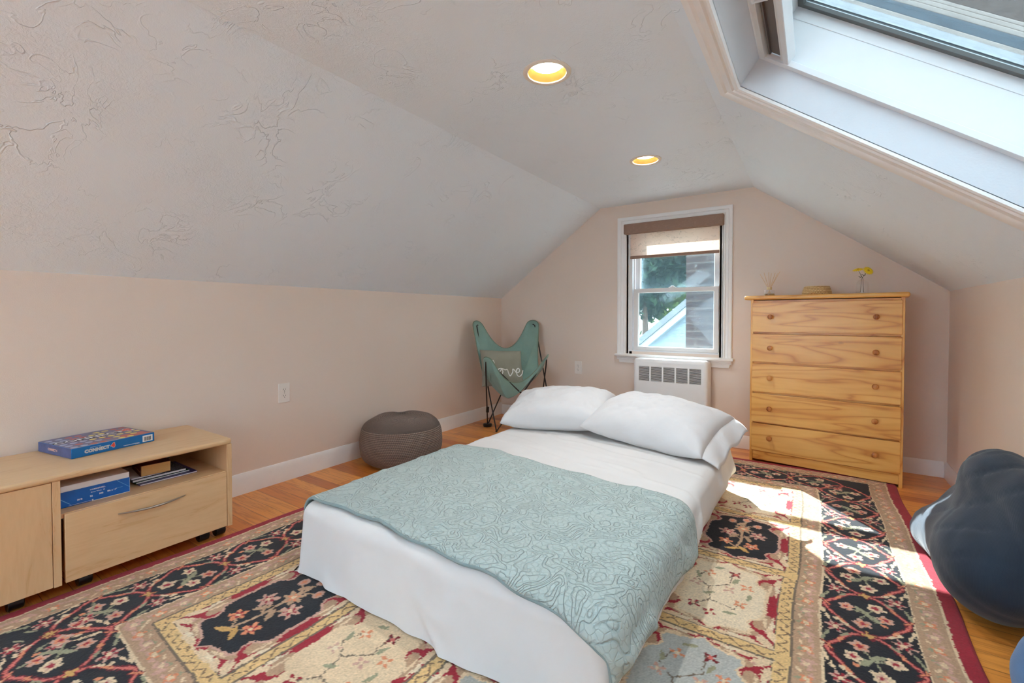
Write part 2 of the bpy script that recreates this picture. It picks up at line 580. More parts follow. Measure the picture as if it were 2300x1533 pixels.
ls = sash('lower_sash', -1.352, -0.648, 0.750, 1.296, D + 0.008, D + 0.044, 0.040, 0.032, 0.038, w1)
us = sash('upper_sash', -1.358, -0.645, 1.262, 1.812, D + 0.056, D + 0.092, 0.048, 0.034, 0.045, w1)
mb = MB(); mb.box(-1.05, -0.99, D + 0.012, D + 0.036, 1.296, 1.304); mb.box(-1.035, -1.005, D + 0.014, D + 0.03, 1.304, 1.312)
mb.cyl((-1.02, D + .022, 1.304), (-1.02, D + .022, 1.316), 0.011)
mb.build('sash_lock', M_VINYL, w1, bevel=0.002)
sc = frame_sweep((-1.338, -0.652, 0.768, 1.275), (-1.358, -0.643, 0.748, 1.295), [(0, 0), (0, .008), (1, .008), (1, 0)],
                 lambda a, b, h: (a, D + 0.118 - h, b)).build('screen_frame', M_GASKET, w1, label='dark grey metal screen frame')
MB().box(-1.340, -0.650, D + 0.1130, D + 0.1136, 0.766, 1.812).build('insect_screen', mat_screen(), w1)

# ------------------------------------------------------------------- roller blind on the gable window
def mat_blind(name, col, trans):
    t = NT(name)
    co = t.coord()
    n1 = t.noise(t.mapv(co, (1, 1, 1.3)), 9, 1, 0.4, 1.6)
    l1 = t.n('MapRange', {0: t.math('ABSOLUTE', t.math('SUBTRACT', n1, 0.5)), 1: 0.0, 2: 0.012, 3: 1.0, 4: 0.0}).outputs[0]
    n2 = t.noise(t.mapv(co, (1, 1, 2.2), (3, 1, 4)), 30, 1, 0.4, 1.0)
    l2 = t.n('MapRange', {0: n2, 1: 0.64, 2: 0.68}).outputs[0]
    l = t.math('MAXIMUM', t.math('MULTIPLY', l1, 0.8), t.math('MULTIPLY', l2, 0.7))
    c = t.mix(t.math('MULTIPLY', l, 0.5), col, tuple(q * 0.45 for q in col[:3]) + (1,))
    d = t.n('BsdfDiffuse', {'Color': c}).outputs[0]
    if not trans:
        return t.done(t.bsdf(t.mix(t.math('MULTIPLY', l, 0.35), col, tuple(min(1, q * 1.5) for q in col[:3]) + (1,)), 0.7))
    tr = t.n('BsdfTranslucent', {'Color': c}).outputs[0]
    return t.done(t.n('MixShader', {0: trans, 1: d, 2: tr}).outputs[0])


M_BLIND = mat_blind('sheer_leaf_print_fabric', S(242, 226, 214), 0.6)
M_VAL = mat_blind('taupe_leaf_print_fabric', S(150, 122, 106), 0)
rb = thing('roller_blind', 'half-raised roller blind with brown valance and sheer leaf-print fabric on the gable window', 'blind', (-1.01, D - 0.01, 1.57))
def loc_box(x0, x1, y0, y1, z0, z1): return MB().box(x0 + 1.01, x1 + 1.01, y0 - D + 0.01, y1 - D + 0.01, z0 - 1.57, z1 - 1.57)
loc_box(-1.428, -0.607, D - 0.064, D - 0.004, 1.783, 1.872).build('valance', M_VAL, rb, label='taupe fabric-covered valance', bevel=0.008, seg=3)
loc_box(-1.377, -0.642, D - 0.0225, D - 0.021, 1.585, 1.80).build('fabric', M_BLIND, rb, label='translucent leaf-print fabric')
loc_box(-1.378, -0.641, D - 0.030, D - 0.014, 1.563, 1.588).build('bottom_bar', M_VAL, rb, label='taupe bottom bar', bevel=0.004)

# ------------------------------------------------------------------- skylight
w2 = thing('window_2', 'white-framed skylight with deep well in the right-hand slope', 'skylight', (0, 0, 0), kind='structure')
CS = [(0, 0), (0, -.012), (.06, -.016), (.14, -.016), (.17, -.011), (.24, -.011), (.28, -.018), (.62, -.014), (.70, -.021), (.82, -.024), (.97, -.022), (1, -.018), (1, 0)]
frame_sweep((ST0, ST1, SY0, SY1), (0.09, 1.35, -0.03, 2.105), CS, PR).build('casing', M_TRIM, w2, smooth=25)
# drywall well
e = 0.004
frame_sweep((ST0, ST1, SY0, SY1), (ST0 - .018, ST1 + .018, SY0 - .018, SY1 + .018), [(0, -.002), (0, .125), (1, .125), (1, -.002)], PR).build('light_well', M_JAMB, w2)
# frame lip at the outer end of the well
FI = (0.306, 1.20, 0.60, 1.945)
FO = (ST0, ST1, SY0, SY1)
frame_sweep((0.200, 1.245, 0.105, 1.945), FO, [(0, .110), (0, .128), (.25, .131), (.35, .127), (.55, .127), (.6, .131), (1, .122), (1, .108), (.9, .106)], PR).build('frame_lip', M_VINYL, w2, smooth=25)
# shade channel along the upper side
def pbox(t0, t1, y0, y1, d0, d1):
    mb = MB()
    vs = [PR(t, y, d) for d in (d0, d1) for (t, y) in ((t0, y0), (t1, y0), (t1, y1), (t0, y1))]
    return mb.add(vs, [(0, 3, 2, 1), (4, 5, 6, 7), (0, 1, 5, 4), (1, 2, 6, 5), (2, 3, 7, 6), (3, 0, 4, 7)])
pbox(0.193, 0.215, 0.11, 1.958, 0.108, 0.15).build('channel_strip', M_VINYL_SH, w2, bevel=0.002)
pbox(0.215, 0.275, 0.11, 1.944, 0.130, 0.15).build('shade_channel', M_BRONZE, w2, label='dark bronze shade channel', bevel=0.002)
pbox(0.221, 0.228, 0.11, 1.944, 0.122, 0.131).build('channel_rib', M_BRONZE, w2, bevel=0.001)
pbox(0.272, 0.284, 0.11, 1.947, 0.118, 0.15).build('channel_strip', M_VINYL_SH, w2, bevel=0.002)
pbox(0.284, 0.306, 0.11, 1.950, 0.112, 0.152).build('channel_rail', M_VINYL, w2, bevel=0.003)
h = [PR(0.255, 1.54, 0.128), PR(0.262, 1.545, 0.108), PR(0.232, 1.54, 0.086), PR(0.232, 1.30, 0.086), PR(0.262, 1.29, 0.108), PR(0.255, 1.29, 0.128)]
MB().tube(h, 0.006).build('shade_handle', M_VINYL, w2, smooth=40)
# upper well: white panel, seam, gasket
frame_sweep((0.200, 1.25, 0.105, 1.968), (0.15, 1.30, 0.05, 2.018), [(0, .130), (0, .2575), (.05, .2585), (.05, .2615), (0, .2625), (0, .300), (1, .300), (1, .130)], PR).build('frame_panel', M_VINYL, w2)
frame_sweep((0.222, 1.228, 0.127, 1.946), (0.195, 1.255, 0.10, 1.973), [(0, .300), (0, .312), (1, .312), (1, .300)], PR).build('gasket', M_GASKET, w2, label='dark grey rubber gasket')
frame_sweep((0.205, 1.245, 0.11, 1.963), (0.15, 1.30, 0.05, 2.03), [(0, .312), (0, .322), (.08, .324), (.08, .327), (0, .329), (0, .352), (.35, .36), (1, .35), (1, .312)], PR).build('outer_sash', M_ALU, w2, smooth=20)
pbox(0.20, 1.25, 0.106, 1.967, 0.3225, 0.3275).build('pane', M_TINT, w2)

# roof around the skylight and the flashing seen through its glass
M_FELT = plain('blue_grey_felt_flashing', S(96, 112, 124), 0.9, var=0.25, scale=60, bump=0.002, bscale=90)
M_SIDING = plain('beige_cladding', S(186, 176, 168), 0.7, var=0.06, scale=14)
M_SHINGLE = plain('brown_shingles', S(112, 100, 94), 0.9, var=0.15, scale=25, bump=0.003, bscale=60)
ck = thing('roof_curb', 'beige stepped cladding and grey felt flashing outside the skylight', 'roof flashing', PR(0.7, 2.06, 0.36))
ckm = Matrix.Translation(-Vector(PR(0.7, 2.06, 0.36)))
def curb(name, mat, y0, y1, d0, d1, lab=None, t0=-0.1, t1=1.36):
    m = pbox(t0, t1, y0, y1, d0, d1)
    m.v = [tuple(ckm @ Vector(p)) for p in m.v]
    return m.build(name, mat, ck, lab, bevel=0.003)
curb('metal_lip', M_SIDING, 2.020, 2.05, 0.352, 0.392)
curb('felt_strip', M_FELT, 2.034, 2.08, 0.396, 0.428, 'blue-grey felt strip')
curb('cladding_board', M_SIDING, 2.040, 2.10, 0.430, 0.446)
curb('cladding_board', M_SIDING, 2.046, 2.10, 0.448, 0.462)
curb('cladding_board', M_SIDING, 2.052, 2.10, 0.464, 0.476)
curb('shingle_cheek', M_SHINGLE, 2.060, 2.12, 0.478, 0.66, 'brown shingled cheek')
# outer roof skins
struct(slab(rect(-.3, LL + .4, YR - .4, D + .14), [rect(.162, 1.198, -2.218, -.982)], lambda u, v, d: PL(u, v, .105 + d), .2).build('roof_left', M_SHINGLE))
struct(slab(rect(-.3, LR + .4, YR - .4, D + .14), [rect(0.10, 1.345, 0.0, 2.019)], lambda u, v, d: PR(u, v, .105 + d), 0.235).build('roof_right', M_SHINGLE))
struct(MB().box(XL - .15, XR + .15, YR - .4, D + .14, ZC + .205, ZC + .26).build('roof_ridge', M_SHINGLE))

# ------------------------------------------------------------------- unseen skylight added behind the camera for fill light
w3 = thing('added_fill_skylight', 'unseen skylight added for fill light in the left slope behind the camera', 'skylight', (0, 0, 0), kind='structure')
frame_sweep((.18, 1.18, -2.2, -1.0), (.08, 1.28, -2.3, -.9), [(0, .3), (0, -.02), (1, -.02), (1, 0), (.2, 0), (.2, .3)], PL).build('casing', M_TRIM, w3)
vs = [PL(t_, y_, d_) for d_ in (.305, .311) for (t_, y_) in ((.17, -2.21), (1.19, -2.21), (1.19, -.99), (.17, -.99))]
MB().add(vs, [(0, 3, 2, 1), (4, 5, 6, 7), (0, 1, 5, 4), (1, 2, 6, 5), (2, 3, 7, 6), (3, 0, 4, 7)]).build('pane', M_TINT2, w3)

# ------------------------------------------------------------------- recessed downlights
M_RING = plain('cream_trim_ring', S(228, 216, 202), 0.45, var=0.02)
M_GOLD = plain('gold_stepped_reflector', S(205, 160, 88), 0.28, 0.75, var=0.05)
M_LAMP = emit('lit_lamp_face', (1.0, 0.86, 0.66, 1), 9.0)
labs = ['recessed ceiling light with gold reflector and glowing lamp face, the nearer one over the bed',
        'recessed ceiling light near the gable window, only its gold reflector showing']


def downlight(x, y, lab):
    o = thing('recessed_downlight', lab, 'ceiling light', (x, y, ZC), group='recessed downlights along the flat ceiling')
    MB().lathe([(.079, .001), (.080, -.004), (.086, -.006), (.094, -.0055), (.099, -.002), (.0995, .0), (.09, .0), (.081, .002)], 48, close=True).build('trim_ring', M_RING, o, smooth=40)
    pr = [(.079, .0)]
    for k in range(9):
        r = .0785 - k * .0018; z = .001 + k * .0030
        pr += [(r, z), (r - .0008, z + .0020)]
    pr += [(.0615, .0285), (.0615, .06), (.0805, .06), (.0805, .0)]
    MB().lathe(pr, 48, close=True).build('reflector', M_GOLD, o, 'gold stepped reflector', smooth=60)
    MB().lathe([(.061, .0280), (.061, .040), (.002, .040), (.002, .0270)], 40, close=True).build('lamp_face', M_LAMP, o, 'glowing lamp face')
    l = bpy.data.lights.new('lamp_beam', 'SPOT')
    l.energy = LAMP; l.color = (.95, .98, 1.0); l.spot_size = math.radians(120); l.spot_blend = .9; l.shadow_soft_size = .02
    b = bpy.data.objects.new('lamp_beam', l); COL.objects.link(b)
    b.location = (x, y, ZC + .022)
    return o


for (x, y), lb in zip(LIGHTS, labs):
    downlight(x, y, lb)
# =================================================================== convector radiator
M_ENAMEL = plain('white_radiator_enamel', S(238, 238, 238), 0.32, var=0.012)
M_SLOT = plain('painted_louver_shade', S(14, 14, 14), 0.6, var=0.1)  # near-black colour stands in for the shade between the louvers
RX0, RX1, RY0, RZ1 = -1.300, -0.697, 3.845, 0.690
ra = thing('radiator_cover', 'white convector radiator with five louver grilles under the gable window', 'radiator', ((RX0 + RX1) / 2, 3.92, 0))
hw = (RX1 - RX0) / 2
yo = RY0 - 3.92
# rounded front hood: profile in y-z swept along x, with grille openings cut as a slab
def hood():
    mb = MB()
    gw = [(-0.252 + k * 0.1035, -0.252 + k * 0.1035 + 0.0905) for k in range(5)]
    m = slab(rect(-hw + .03, hw - .03, 0.03, RZ1 - .03), [rect(a, b, 0.500, 0.624) for a, b in gw], lambda u, v, d: (u, yo + d, v), 0.004)
    mb.add(m.v, m.f)
    # rolled edges and returns: nested rounded loops
    def loop(ins, y, r):
        pts = []
        x0, x1, z0, z1 = -hw + ins, hw - ins, 0.0 + ins * .4, RZ1 - ins
        for cx, cz, a0 in ((x1 - r, z0 + r, -90), (x1 - r, z1 - r, 0), (x0 + r, z1 - r, 90), (x0 + r, z0 + r, 180)):
            for k in range(5):
                a = math.radians(a0 + 90 * k / 4)
                pts.append((cx + r * math.cos(a), y, cz + r * math.sin(a)))
        return pts
    prof = [(.03, yo, .008), (.016, yo + .002, .018), (.006, yo + .009, .026), (0, yo + .022, .03), (0, .065, .03)]
    Ls = [loop(*p) for p in prof]
    n = len(Ls[0])
    vs = [p for l in Ls for p in l]
    fs = [(i * n + k, i * n + (k + 1) % n, (i + 1) * n + (k + 1) % n, (i + 1) * n + k) for i in range(len(Ls) - 1) for k in range(n)]
    mb.add(vs, fs)
    return mb, gw
mb, gw = hood()
mb.build('cover', M_ENAMEL, ra, smooth=35)
for a, b in gw:
    mb = MB()
    for k in range(14):
        z = 0.504 + k * 0.0089
        M = Matrix.Translation((0, yo + .006, z)) @ Matrix.Rotation(math.radians(10), 4, 'X')
        mb.box(a - .002, b + .002, -.004, .005, -.0011, .0011, M)
    g = mb.build('louver_grille', M_ENAMEL, ra)
    MB().box(a - .004, b + .004, yo + .018, yo + .020, .495, .628).build('painted_shade_backing', M_SLOT, g, 'dark sheet painted as the shade behind the louvers')  # flat dark sheet, shade inside the grille put in as colour

# =================================================================== wall outlets
M_PLATE = plain('ivory_outlet_plastic', S(236, 228, 220), 0.35, var=0.015)
M_HOLE = plain('outlet_slot_dark', S(52, 40, 34), 0.6, var=0.1)


def outlet(loc, rz, lab):
    o = thing('wall_outlet', lab, 'electrical outlet', loc, rz, 'duplex wall outlets')
    # local: x across, z up, faces -y
    MB().box(-.0375, .0375, -.006, -.0002, -.0615, .0615).build('cover_plate', M_PLATE, o, bevel=0.004, seg=3)
    for s in (-1, 1):
        pts = []
        for k in range(24):
            a = 2 * PI * k / 24
            pts.append((.0168 * math.cos(a), max(-.0135, min(.0135, .0175 * math.sin(a)))))
        mb = MB(); mb.prism(pts, 0, .0022, Matrix(((1, 0, 0, 0), (0, 0, -1, -.0058), (0, 1, 0, s * .0195), (0, 0, 0, 1))))
        r = mb.build('receptacle', M_PLATE, o, bevel=0.0006)
        z0 = s * .0195
        mb = MB()
        mb.box(-.0075, -.0053, -.0086, -.0078, z0 - .002, z0 + .0085); mb.box(.0053, .0072, -.0086, -.0078, z0 - .001, z0 + .0075)
        mb.cyl((0, -.0086, z0 - .0075), (0, -.0078, z0 - .0075), .0028, 12)
        mb.build('slots', M_HOLE, r, 'dark socket slots')
    MB().cyl((0, -.0075, 0), (0, -.0055, 0), .0028, 12).build('screw', M_STEEL, o)
    return o


outlet((-A, 1.587, 0.563), PI / 2, 'white duplex wall outlet on the left wall between the cabinet and the pouf')
outlet((-1.896, D, 0.555), 0, 'white duplex wall outlet on the gable wall between the chair and the radiator')

# =================================================================== pine chest of drawers
M_PINE = mat_pine('honey_pine_drawer', 'X')
M_PINEV = mat_pine('honey_pine_upright', 'Z', knots=False)
M_KNOB = mat_pine('turned_pine_knob', 'Z', S(204, 138, 72), S(180, 108, 46), S(132, 72, 28), False)
ang = math.radians(-6.5)
dr = thing('chest_of_drawers', 'honey pine five-drawer chest standing partly on the rug by the gable wall', 'dresser', (-0.382, 3.695, 0), ang)
DW, DH, DD = 0.847, 1.197, 0.275
# local: x 0..DW, y 0 (front)..DD
MB().box(-.040, DW + .022, -.022, DD + .006, 1.168, DH).build('top', M_PINE, dr, bevel=0.011, seg=4)
for x in (0.0, DW - .019):
    MB().box(x, x + .019, .001, DD, 0.0, 1.168).build('side_panel', M_PINEV, dr, bevel=0.002)
MB().box(.019, DW - .019, DD - .008, DD - .002, .03, 1.166).build('back_panel', M_PINEV, dr)
MB().box(.019, DW - .019, .006, .024, .018, .078).build('plinth', M_PINE, dr, bevel=0.002)
mb = MB()
for z in (.078, .286, .500, .715, .929, 1.150):
    mb.box(.019, DW - .019, .012, .05, z - .003, z + .013)
mb.build('rails', M_PINE, dr)
rows = [(.938, 1.150), (.724, .924), (.509, .711), (.293, .497), (.084, .282)]
for i, (z0, z1) in enumerate(rows):
    y = -.004 - .003 * (i % 2) - (.004 if i == 3 else 0)
    d = MB().box(.012, DW - .012, y, y + .018, z0, z1).build('drawer', M_PINE, dr, bevel=0.0025)
    d.location = (0, 0, 0)
    zm = (z0 + z1) / 2 + .002
    for x in (.130, .712):
        M = Matrix.Translation((x, y, zm)) @ Matrix.Rotation(PI / 2, 4, 'X')
        MB().lathe([(.0135, 0), (.0095, .004), (.0085, .011), (.012, .016), (.0168, .021), (.0172, .026), (.013, .0305), (.004, .0318)], 24, M).build('knob', M_KNOB, d, smooth=50)

M_ = Matrix.Translation((-0.382, 3.695, 0)) @ Matrix.Rotation(ang, 4, 'Z')
def on_top(x, y): 
    p = M_ @ Vector((x, y, DH)); return p
# reed diffuser
M_AMBER = plain('amber_diffuser_oil', S(212, 160, 74), 0.1, var=0.02, **{'Transmission Weight': 0.6})
M_REED = plain('pale_reed_wood', S(222, 186, 140), 0.8, var=0.08)
M_CAP = plain('pale_gold_collar', S(214, 186, 140), 0.35, 0.6, var=0.05)
p = on_top(.096, .12)
df = thing('reed_diffuser', 'small glass reed diffuser with thin wooden sticks on the chest of drawers', 'diffuser', p)
MB().lathe([(.0355, .001), (.0365, .004), (.0365, .040), (.033, .045), (.015, .046), (.013, .046), (.013, .043), (.031, .042), (.034, .038), (.034, .006), (.002, .005), (.002, .001)], 32, close=True).build('bottle', M_CLEAR, df, smooth=50)
MB().lathe([(.0335, .0055), (.0337, .017), (.001, .017), (.001, .0055)], 28, close=True).build('oil', M_AMBER, df, 'amber liquid', smooth=50)
MB().lathe([(.0135, .046), (.0165, .047), (.0165, .066), (.009, .067), (.009, .05), (.0135, .05)], 24, close=True).build('collar', M_CAP, df, smooth=40)
for k, (dx, dy) in enumerate([(-.062, .01), (-.034, -.03), (-.008, .03), (.012, -.02), (.034, .03), (.066, -.005), (.048, .035)]):
    b = (-dx * .28, -dy * .28, .008)
    MB().cyl(b, (dx, dy, .165 + .006 * (k % 3)), .0016, 8).build('reed', M_REED, df)
# woven basket
def mat_basket():
    t = NT('woven_seagrass')
    co = t.coord()
    s = t.n('SeparateXYZ', {0: co})
    a = t.math('ARCTAN2', s.outputs[1], s.outputs[0])
    row = t.math('MULTIPLY', s.outputs[2], 95.0)
    ph = t.math('ADD', t.math('MULTIPLY', a, 9.55), t.math('MULTIPLY', t.math('FLOOR', row), 0.5))
    u = t.math('SINE', t.math('MULTIPLY', ph, 2 * PI))
    v = t.math('SINE', t.math('MULTIPLY', t.math('FRACT', row), PI))
    w = t.math('MULTIPLY', v, t.math('ADD', 0.55, t.math('MULTIPLY', u, 0.45)))
    c = t.ramp(w, [(0.05, S(150, 108, 60)), (0.25, S(226, 186, 124)), (0.8, S(248, 222, 170))])
    return t.done(t.bsdf(c, 0.75, t.bump(w, 0.003, 1.0)))
M_BASKET = mat_basket()
p = on_top(.385, .12)
bk = MB().lathe([(.06, .001), (.083, .002), (.087, .008), (.085, .024), (.079, .042), (.075, .055), (.072, .059), (.069, .055), (.073, .04), (.079, .02), (.078, .010), (.06, .006), (.002, .006), (.002, .001)], 72, close=True).build('woven_basket', M_BASKET, smooth=60)
bk.location = p
tag(bk, 'low round woven seagrass basket in the middle of the chest top', 'basket')
# bud vase
p = on_top(.632, .13)
vs_ = thing('bud_vase', 'clear glass bottle vase on the chest of drawers holding yellow daisies', 'vase', p)
MB().lathe([(.030, .001), (.034, .004), (.0345, .062), (.031, .078), (.022, .090), (.012, .095), (.0115, .100), (.0095, .100), (.0095, .094), (.020, .0875), (.0285, .076), (.032, .060), (.032, .007), (.002, .005), (.002, .001)], 36, close=True).build('bottle', M_CLEAR, vs_, smooth=60)
M_STEM = plain('green_flower_stem', S(84, 88, 40), 0.6, var=0.1)
M_PETAL = plain('yellow_daisy_petal', S(244, 214, 30), 0.55, var=0.1, scale=60)
M_CORE = plain('daisy_centre', S(196, 150, 24), 0.8, var=0.1)


def daisy(lab, base, mid, tip, nrm, r):
    o = thing('yellow_daisy', lab, 'flower', tuple(Vector(p)))
    MB().tube([base, [(b + m) / 2 for b, m in zip(base, mid)], mid, [(t_ + m) / 2 for t_, m in zip(tip, mid)], tip], .0013, 7).build('stem', M_STEM, o)
    Q = Matrix.Translation(tip) @ Vector(nrm).to_track_quat('Z', 'Y').to_matrix().to_4x4()
    mb = MB()
    for layer, (rr, zz) in enumerate(((r, .001), (r * .8, .004))):
        for k in range(16):
            a = 2 * PI * (k + .5 * layer) / 16
            Mz = Q @ Matrix.Rotation(a, 4, 'Z')
            w = r * .17
            mb.add([(.004, -w * .4, zz), (rr * .6, -w, zz + .004), (rr, -w * .4, zz), (rr, w * .4, zz), (rr * .6, w, zz + .004), (.004, w * .4, zz),
                    (.004, -w * .4, zz - .0012), (rr * .6, -w, zz + .0028), (rr, -w * .4, zz - .001), (rr, w * .4, zz - .001), (rr * .6, w, zz + .0028), (.004, w * .4, zz - .0012)],
                   [(0, 1, 4, 5), (1, 2, 3, 4), (11, 10, 7, 6), (10, 9, 8, 7), (0, 6, 7, 1), (1, 7, 8, 2), (2, 8, 9, 3), (3, 9, 10, 4), (4, 10, 11, 5), (5, 11, 6, 0)], Mz)
    mb.build('petals', M_PETAL, o)
    MB().sphere((0, 0, .004), (.007, .007, .004), 14, 8, Q).build('centre', M_CORE, o, smooth=180)
    return o
daisy('yellow daisy in the bottle vase, the one facing up', (.008, .004, .01), (.004, 0, .10), (-.022, .0, .158), (-.15, -.35, .95), .031)
daisy('yellow daisy in the bottle vase, the one tilted forward', (-.008, 0, .012), (-.003, .002, .10), (.030, -.004, .150), (.45, -.75, .5), .031)
M_LEAF = plain('dry_olive_leaf', S(96, 88, 48), 0.7, var=0.1)
mb = MB()
for q in range(6):
    a = q * 1.1
    c = Vector(((q - 2.5) * .006, .004 * math.cos(a), .106 + .004 * q))
    mb.tube([c, c + Vector((.012 * math.cos(a * 2), .006, .006)), c + Vector((.017 * math.cos(a * 2), .008, .004))], [.0008, .0022, .0005], 6)
sp = mb.build('leaf_sprig', M_LEAF, vs_)

# =================================================================== low maple cabinet on castors
M_MAPLE = mat_maple('maple_laminate_long', 'Y')
M_MAPLEV = mat_maple('maple_laminate_upright', 'Z')
M_EDGE = plain('maple_edge_banding', S(206, 168, 130), 0.45, var=0.03, scale=30)
CX0, CX1, CY0, CY1 = -2.797, -2.300, -0.17, 1.043
cb = thing('storage_cabinet', 'low maple laminate cabinet on black castors against the left wall', 'cabinet', (-2.55, 0.44, 0))
def cbox(x0, x1, y0, y1, z0, z1): return MB().box(x0 + 2.55, x1 + 2.55, y0 - .44, y1 - .44, z0, z1)
# top with rounded front corner
pts = [(CX0, CY0 - .006)]
for (cx, cy, a0) in ((CX1 + .006 - .03, CY0 - .006 + .03, -90), (CX1 + .006 - .03, CY1 + .006 - .03, 0)):
    for k in range(7):
        a = math.radians(a0 + 90 * k / 6)
        pts.append((cx + .03 * math.cos(a), cy + .03 * math.sin(a)))
pts.append((CX0, CY1 + .006))
MB().prism([(p[0] + 2.55, p[1] - .44) for p in pts], .446, .4685).build('top', M_MAPLE, cb, bevel=0.008, seg=4)
for y, hgt in ((CY1 - .022, 0), (.432, 0), (CY0, 0)):
    cbox(CX0, CX1, y, y + .022, .056, .446).build('side_panel' if y != .432 else 'divider', M_MAPLEV, cb, bevel=0.0015)
cbox(CX0 + .002, CX0 + .014, CY0 + .02, CY1 - .02, .062, .446).build('back_panel', M_MAPLEV, cb)
cbox(CX0 + .014, CX1 - .012, .454, CY1 - .022, .300, .318).build('shelf', M_MAPLE, cb, bevel=0.001)
cbox(CX0 + .014, CX1 - .02, CY0 + .022, .432, .056, .074).build('bottom_panel', M_MAPLE, cb)
d = cbox(CX1 - .020, CX1 - .002, CY0 + .024, .4305, .058, .444).build('door', M_MAPLEV, cb, bevel=0.0015)
dw = cbox(CX1 - .018, CX1 + .001, .4635, CY1 - .024, .060, .316).build('drawer', M_MAPLE, cb, bevel=0.0015)
cbox(CX0 + .03, CX1 - .018, .475, CY1 - .04, .070, .27).build('drawer_box', M_MAPLE, dw)
hp = []
for k in range(21):
    s = k / 20
    y = .617 + s * .232
    bow = math.sin(PI * s)
    hp.append((CX1 + .003 + .022 * bow + 2.55, y - .44, .263 - .004 * bow))
MB().tube(hp, [.0018 + .0032 * math.sin(PI * min(1, max(0, k / 20))) for k in range(21)], 10).build('handle', M_STEEL, dw, 'brushed steel bow handle', smooth=60)
MB().cyl((-2.42 + 2.55, CY1 - .0225 - .44, .425), (-2.42 + 2.55, CY1 - .024 - .44, .425), .004, 10).build('screw_hole', M_HOLE, cb, 'dark screw hole')


def castor(x, y):
    mb = MB()
    mb.cyl((x + 2.55, y - .44, .030), (x + 2.55, y - .44, .057), .007, 12)
    mb.box(x - .014 + 2.55, x + .014 + 2.55, y - .008 - .44, y + .008 - .44, .028, .046)
    c = mb.build('castor', M_BLACK, cb, bevel=0.003)
    M = Matrix.Translation((x + 2.55, y - .44, .0255)) @ Matrix.Rotation(PI / 2, 4, 'X')
    MB().lathe([(.006, -.022), (.021, -.022), (.0252, -.019), (.0252, .019), (.021, .022), (.006, .022)], 32, M).build('wheel', M_BLACK, c, smooth=40)
for x in (-2.375, -2.75):
    for y in (1.015, .945, .530, .345, -.13):
        castor(x, y)
# =================================================================== board game box on the cabinet
M_BLUE = plain('glossy_blue_card', S(0, 110, 182), 0.35, var=0.03)
M_DKBLUE = plain('purple_blue_print', S(70, 84, 130), 0.4, var=0.25, scale=25)
M_PURPLE = plain('muted_purple_print', S(104, 100, 140), 0.35, var=0.25, scale=18)
M_YEL = plain('yellow_disc_print', S(236, 216, 110), 0.4, var=0.04)
M_RED = plain('red_disc_print', S(196, 92, 80), 0.4, var=0.1)
M_PALE = plain('pale_blue_print', S(176, 184, 210), 0.4, var=0.08)
M_WHITE = plain('white_print', S(244, 244, 246), 0.5, var=0.01)
M_INK = plain('black_ink', S(24, 24, 30), 0.5, var=0.05)
M_4RED = plain('orange_red_print', S(222, 74, 54), 0.4, var=0.04)
gx = Vector((-0.052, 0.296, 0)).normalized()          # long side, along the front edge
ga = math.atan2(gx.y, gx.x)
GL, GD, GH = 0.300, 0.272, 0.041
gb = thing('board_game_box', 'flat blue boxed board game lying on top of the maple cabinet', 'game box', (-2.505, 0.528, 0.4690), ga)
# local: x along the front side, y backwards, z up
MB().box(0, GL, 0, GD, 0, GH).build('box_lid', M_BLUE, gb, bevel=0.0015)
MB().box(.001, GL - .001, .0015, GD - .001, GH, GH + .0003).build('top_print', M_PURPLE, gb, 'purple printed top')
MB().box(-.0003, 0, .001, GD - .001, .001, GH - .001).build('end_print', M_DKBLUE, gb, 'dark patterned end')
e2 = .0005
mb = MB()
def disc(mb, x, y, r, z, sx=1.0):
    mb.prism([(x + r * sx * math.cos(2 * PI * k / 24), y + r * math.sin(2 * PI * k / 24)) for k in range(24)], z, z + .0002)
my, mr, mp = MB(), MB(), MB()
for j in range(6):
    for i in range(9):
        x, y = .018 + i * .033, .022 + j * .042
        if j == 3 and i < 8: continue
        w = (i * 3 + j * 5 + i * j) % 5
        tgt = my if w in (0, 3) and i > 2 else (mr if w in (1, 4) and (i > 1 or j < 2) else (mp if i < 4 else None))
        if tgt is not None: disc(tgt, x, y, .0125, GH + .0003)
my.build('yellow_disc_print', M_YEL, gb, 'yellow printed discs'); mr.build('red_disc_print', M_RED, gb, 'red printed discs'); mp.build('pale_disc_print', M_PALE, gb, 'pale printed discs')
mb = MB(); mb.box(.001, .20, .0012, .006, GH + .0003, GH + .0005); mb.build('print_stripe', M_PALE, gb, 'pale stripe along the top edge')
mb = MB(); mb.box(.19, .285, .010, .07, GH + .0003, GH + .00045); mb.build('print_patch', M_RED, gb, 'red printed patch')
TOPM = Matrix.Translation((.128, .150, GH + .0009))
text('lettering', 'CONNECT', .050, TOPM, M_INK, gb, .006, .0001)
text('lettering', 'CONNECT', .050, Matrix.Translation((.128, .150, GH + .0012)), M_WHITE, gb, .0012, .0001)
text('lettering', '4', .075, Matrix.Translation((.265, .158, GH + .0009)), M_WHITE, gb, .006, .0001)
text('lettering', '4', .075, Matrix.Translation((.265, .158, GH + .0012)), M_4RED, gb, .003, .0001)
def side(x, z, d): return Matrix(((1, 0, 0, x), (0, 0, -1, -d), (0, 1, 0, z), (0, 0, 0, 1)))
text('lettering', 'CONNECT', .0172, side(.085, .0185, .0004), M_WHITE, gb, .0016, .0001)
text('lettering', 'CONNECT', .0172, side(.085, .0185, .0007), M_INK, gb, .0009, .0001)
text('lettering', 'CONNECT', .0172, side(.085, .0185, .0010), M_WHITE, gb, .0002, .0001)
text('lettering', '4', .024, side(.1405, .0215, .0004), M_WHITE, gb, .0030, .0001)
text('lettering', '4', .024, side(.1405, .0215, .0007), M_4RED, gb, .0020, .0001)
mb = MB()
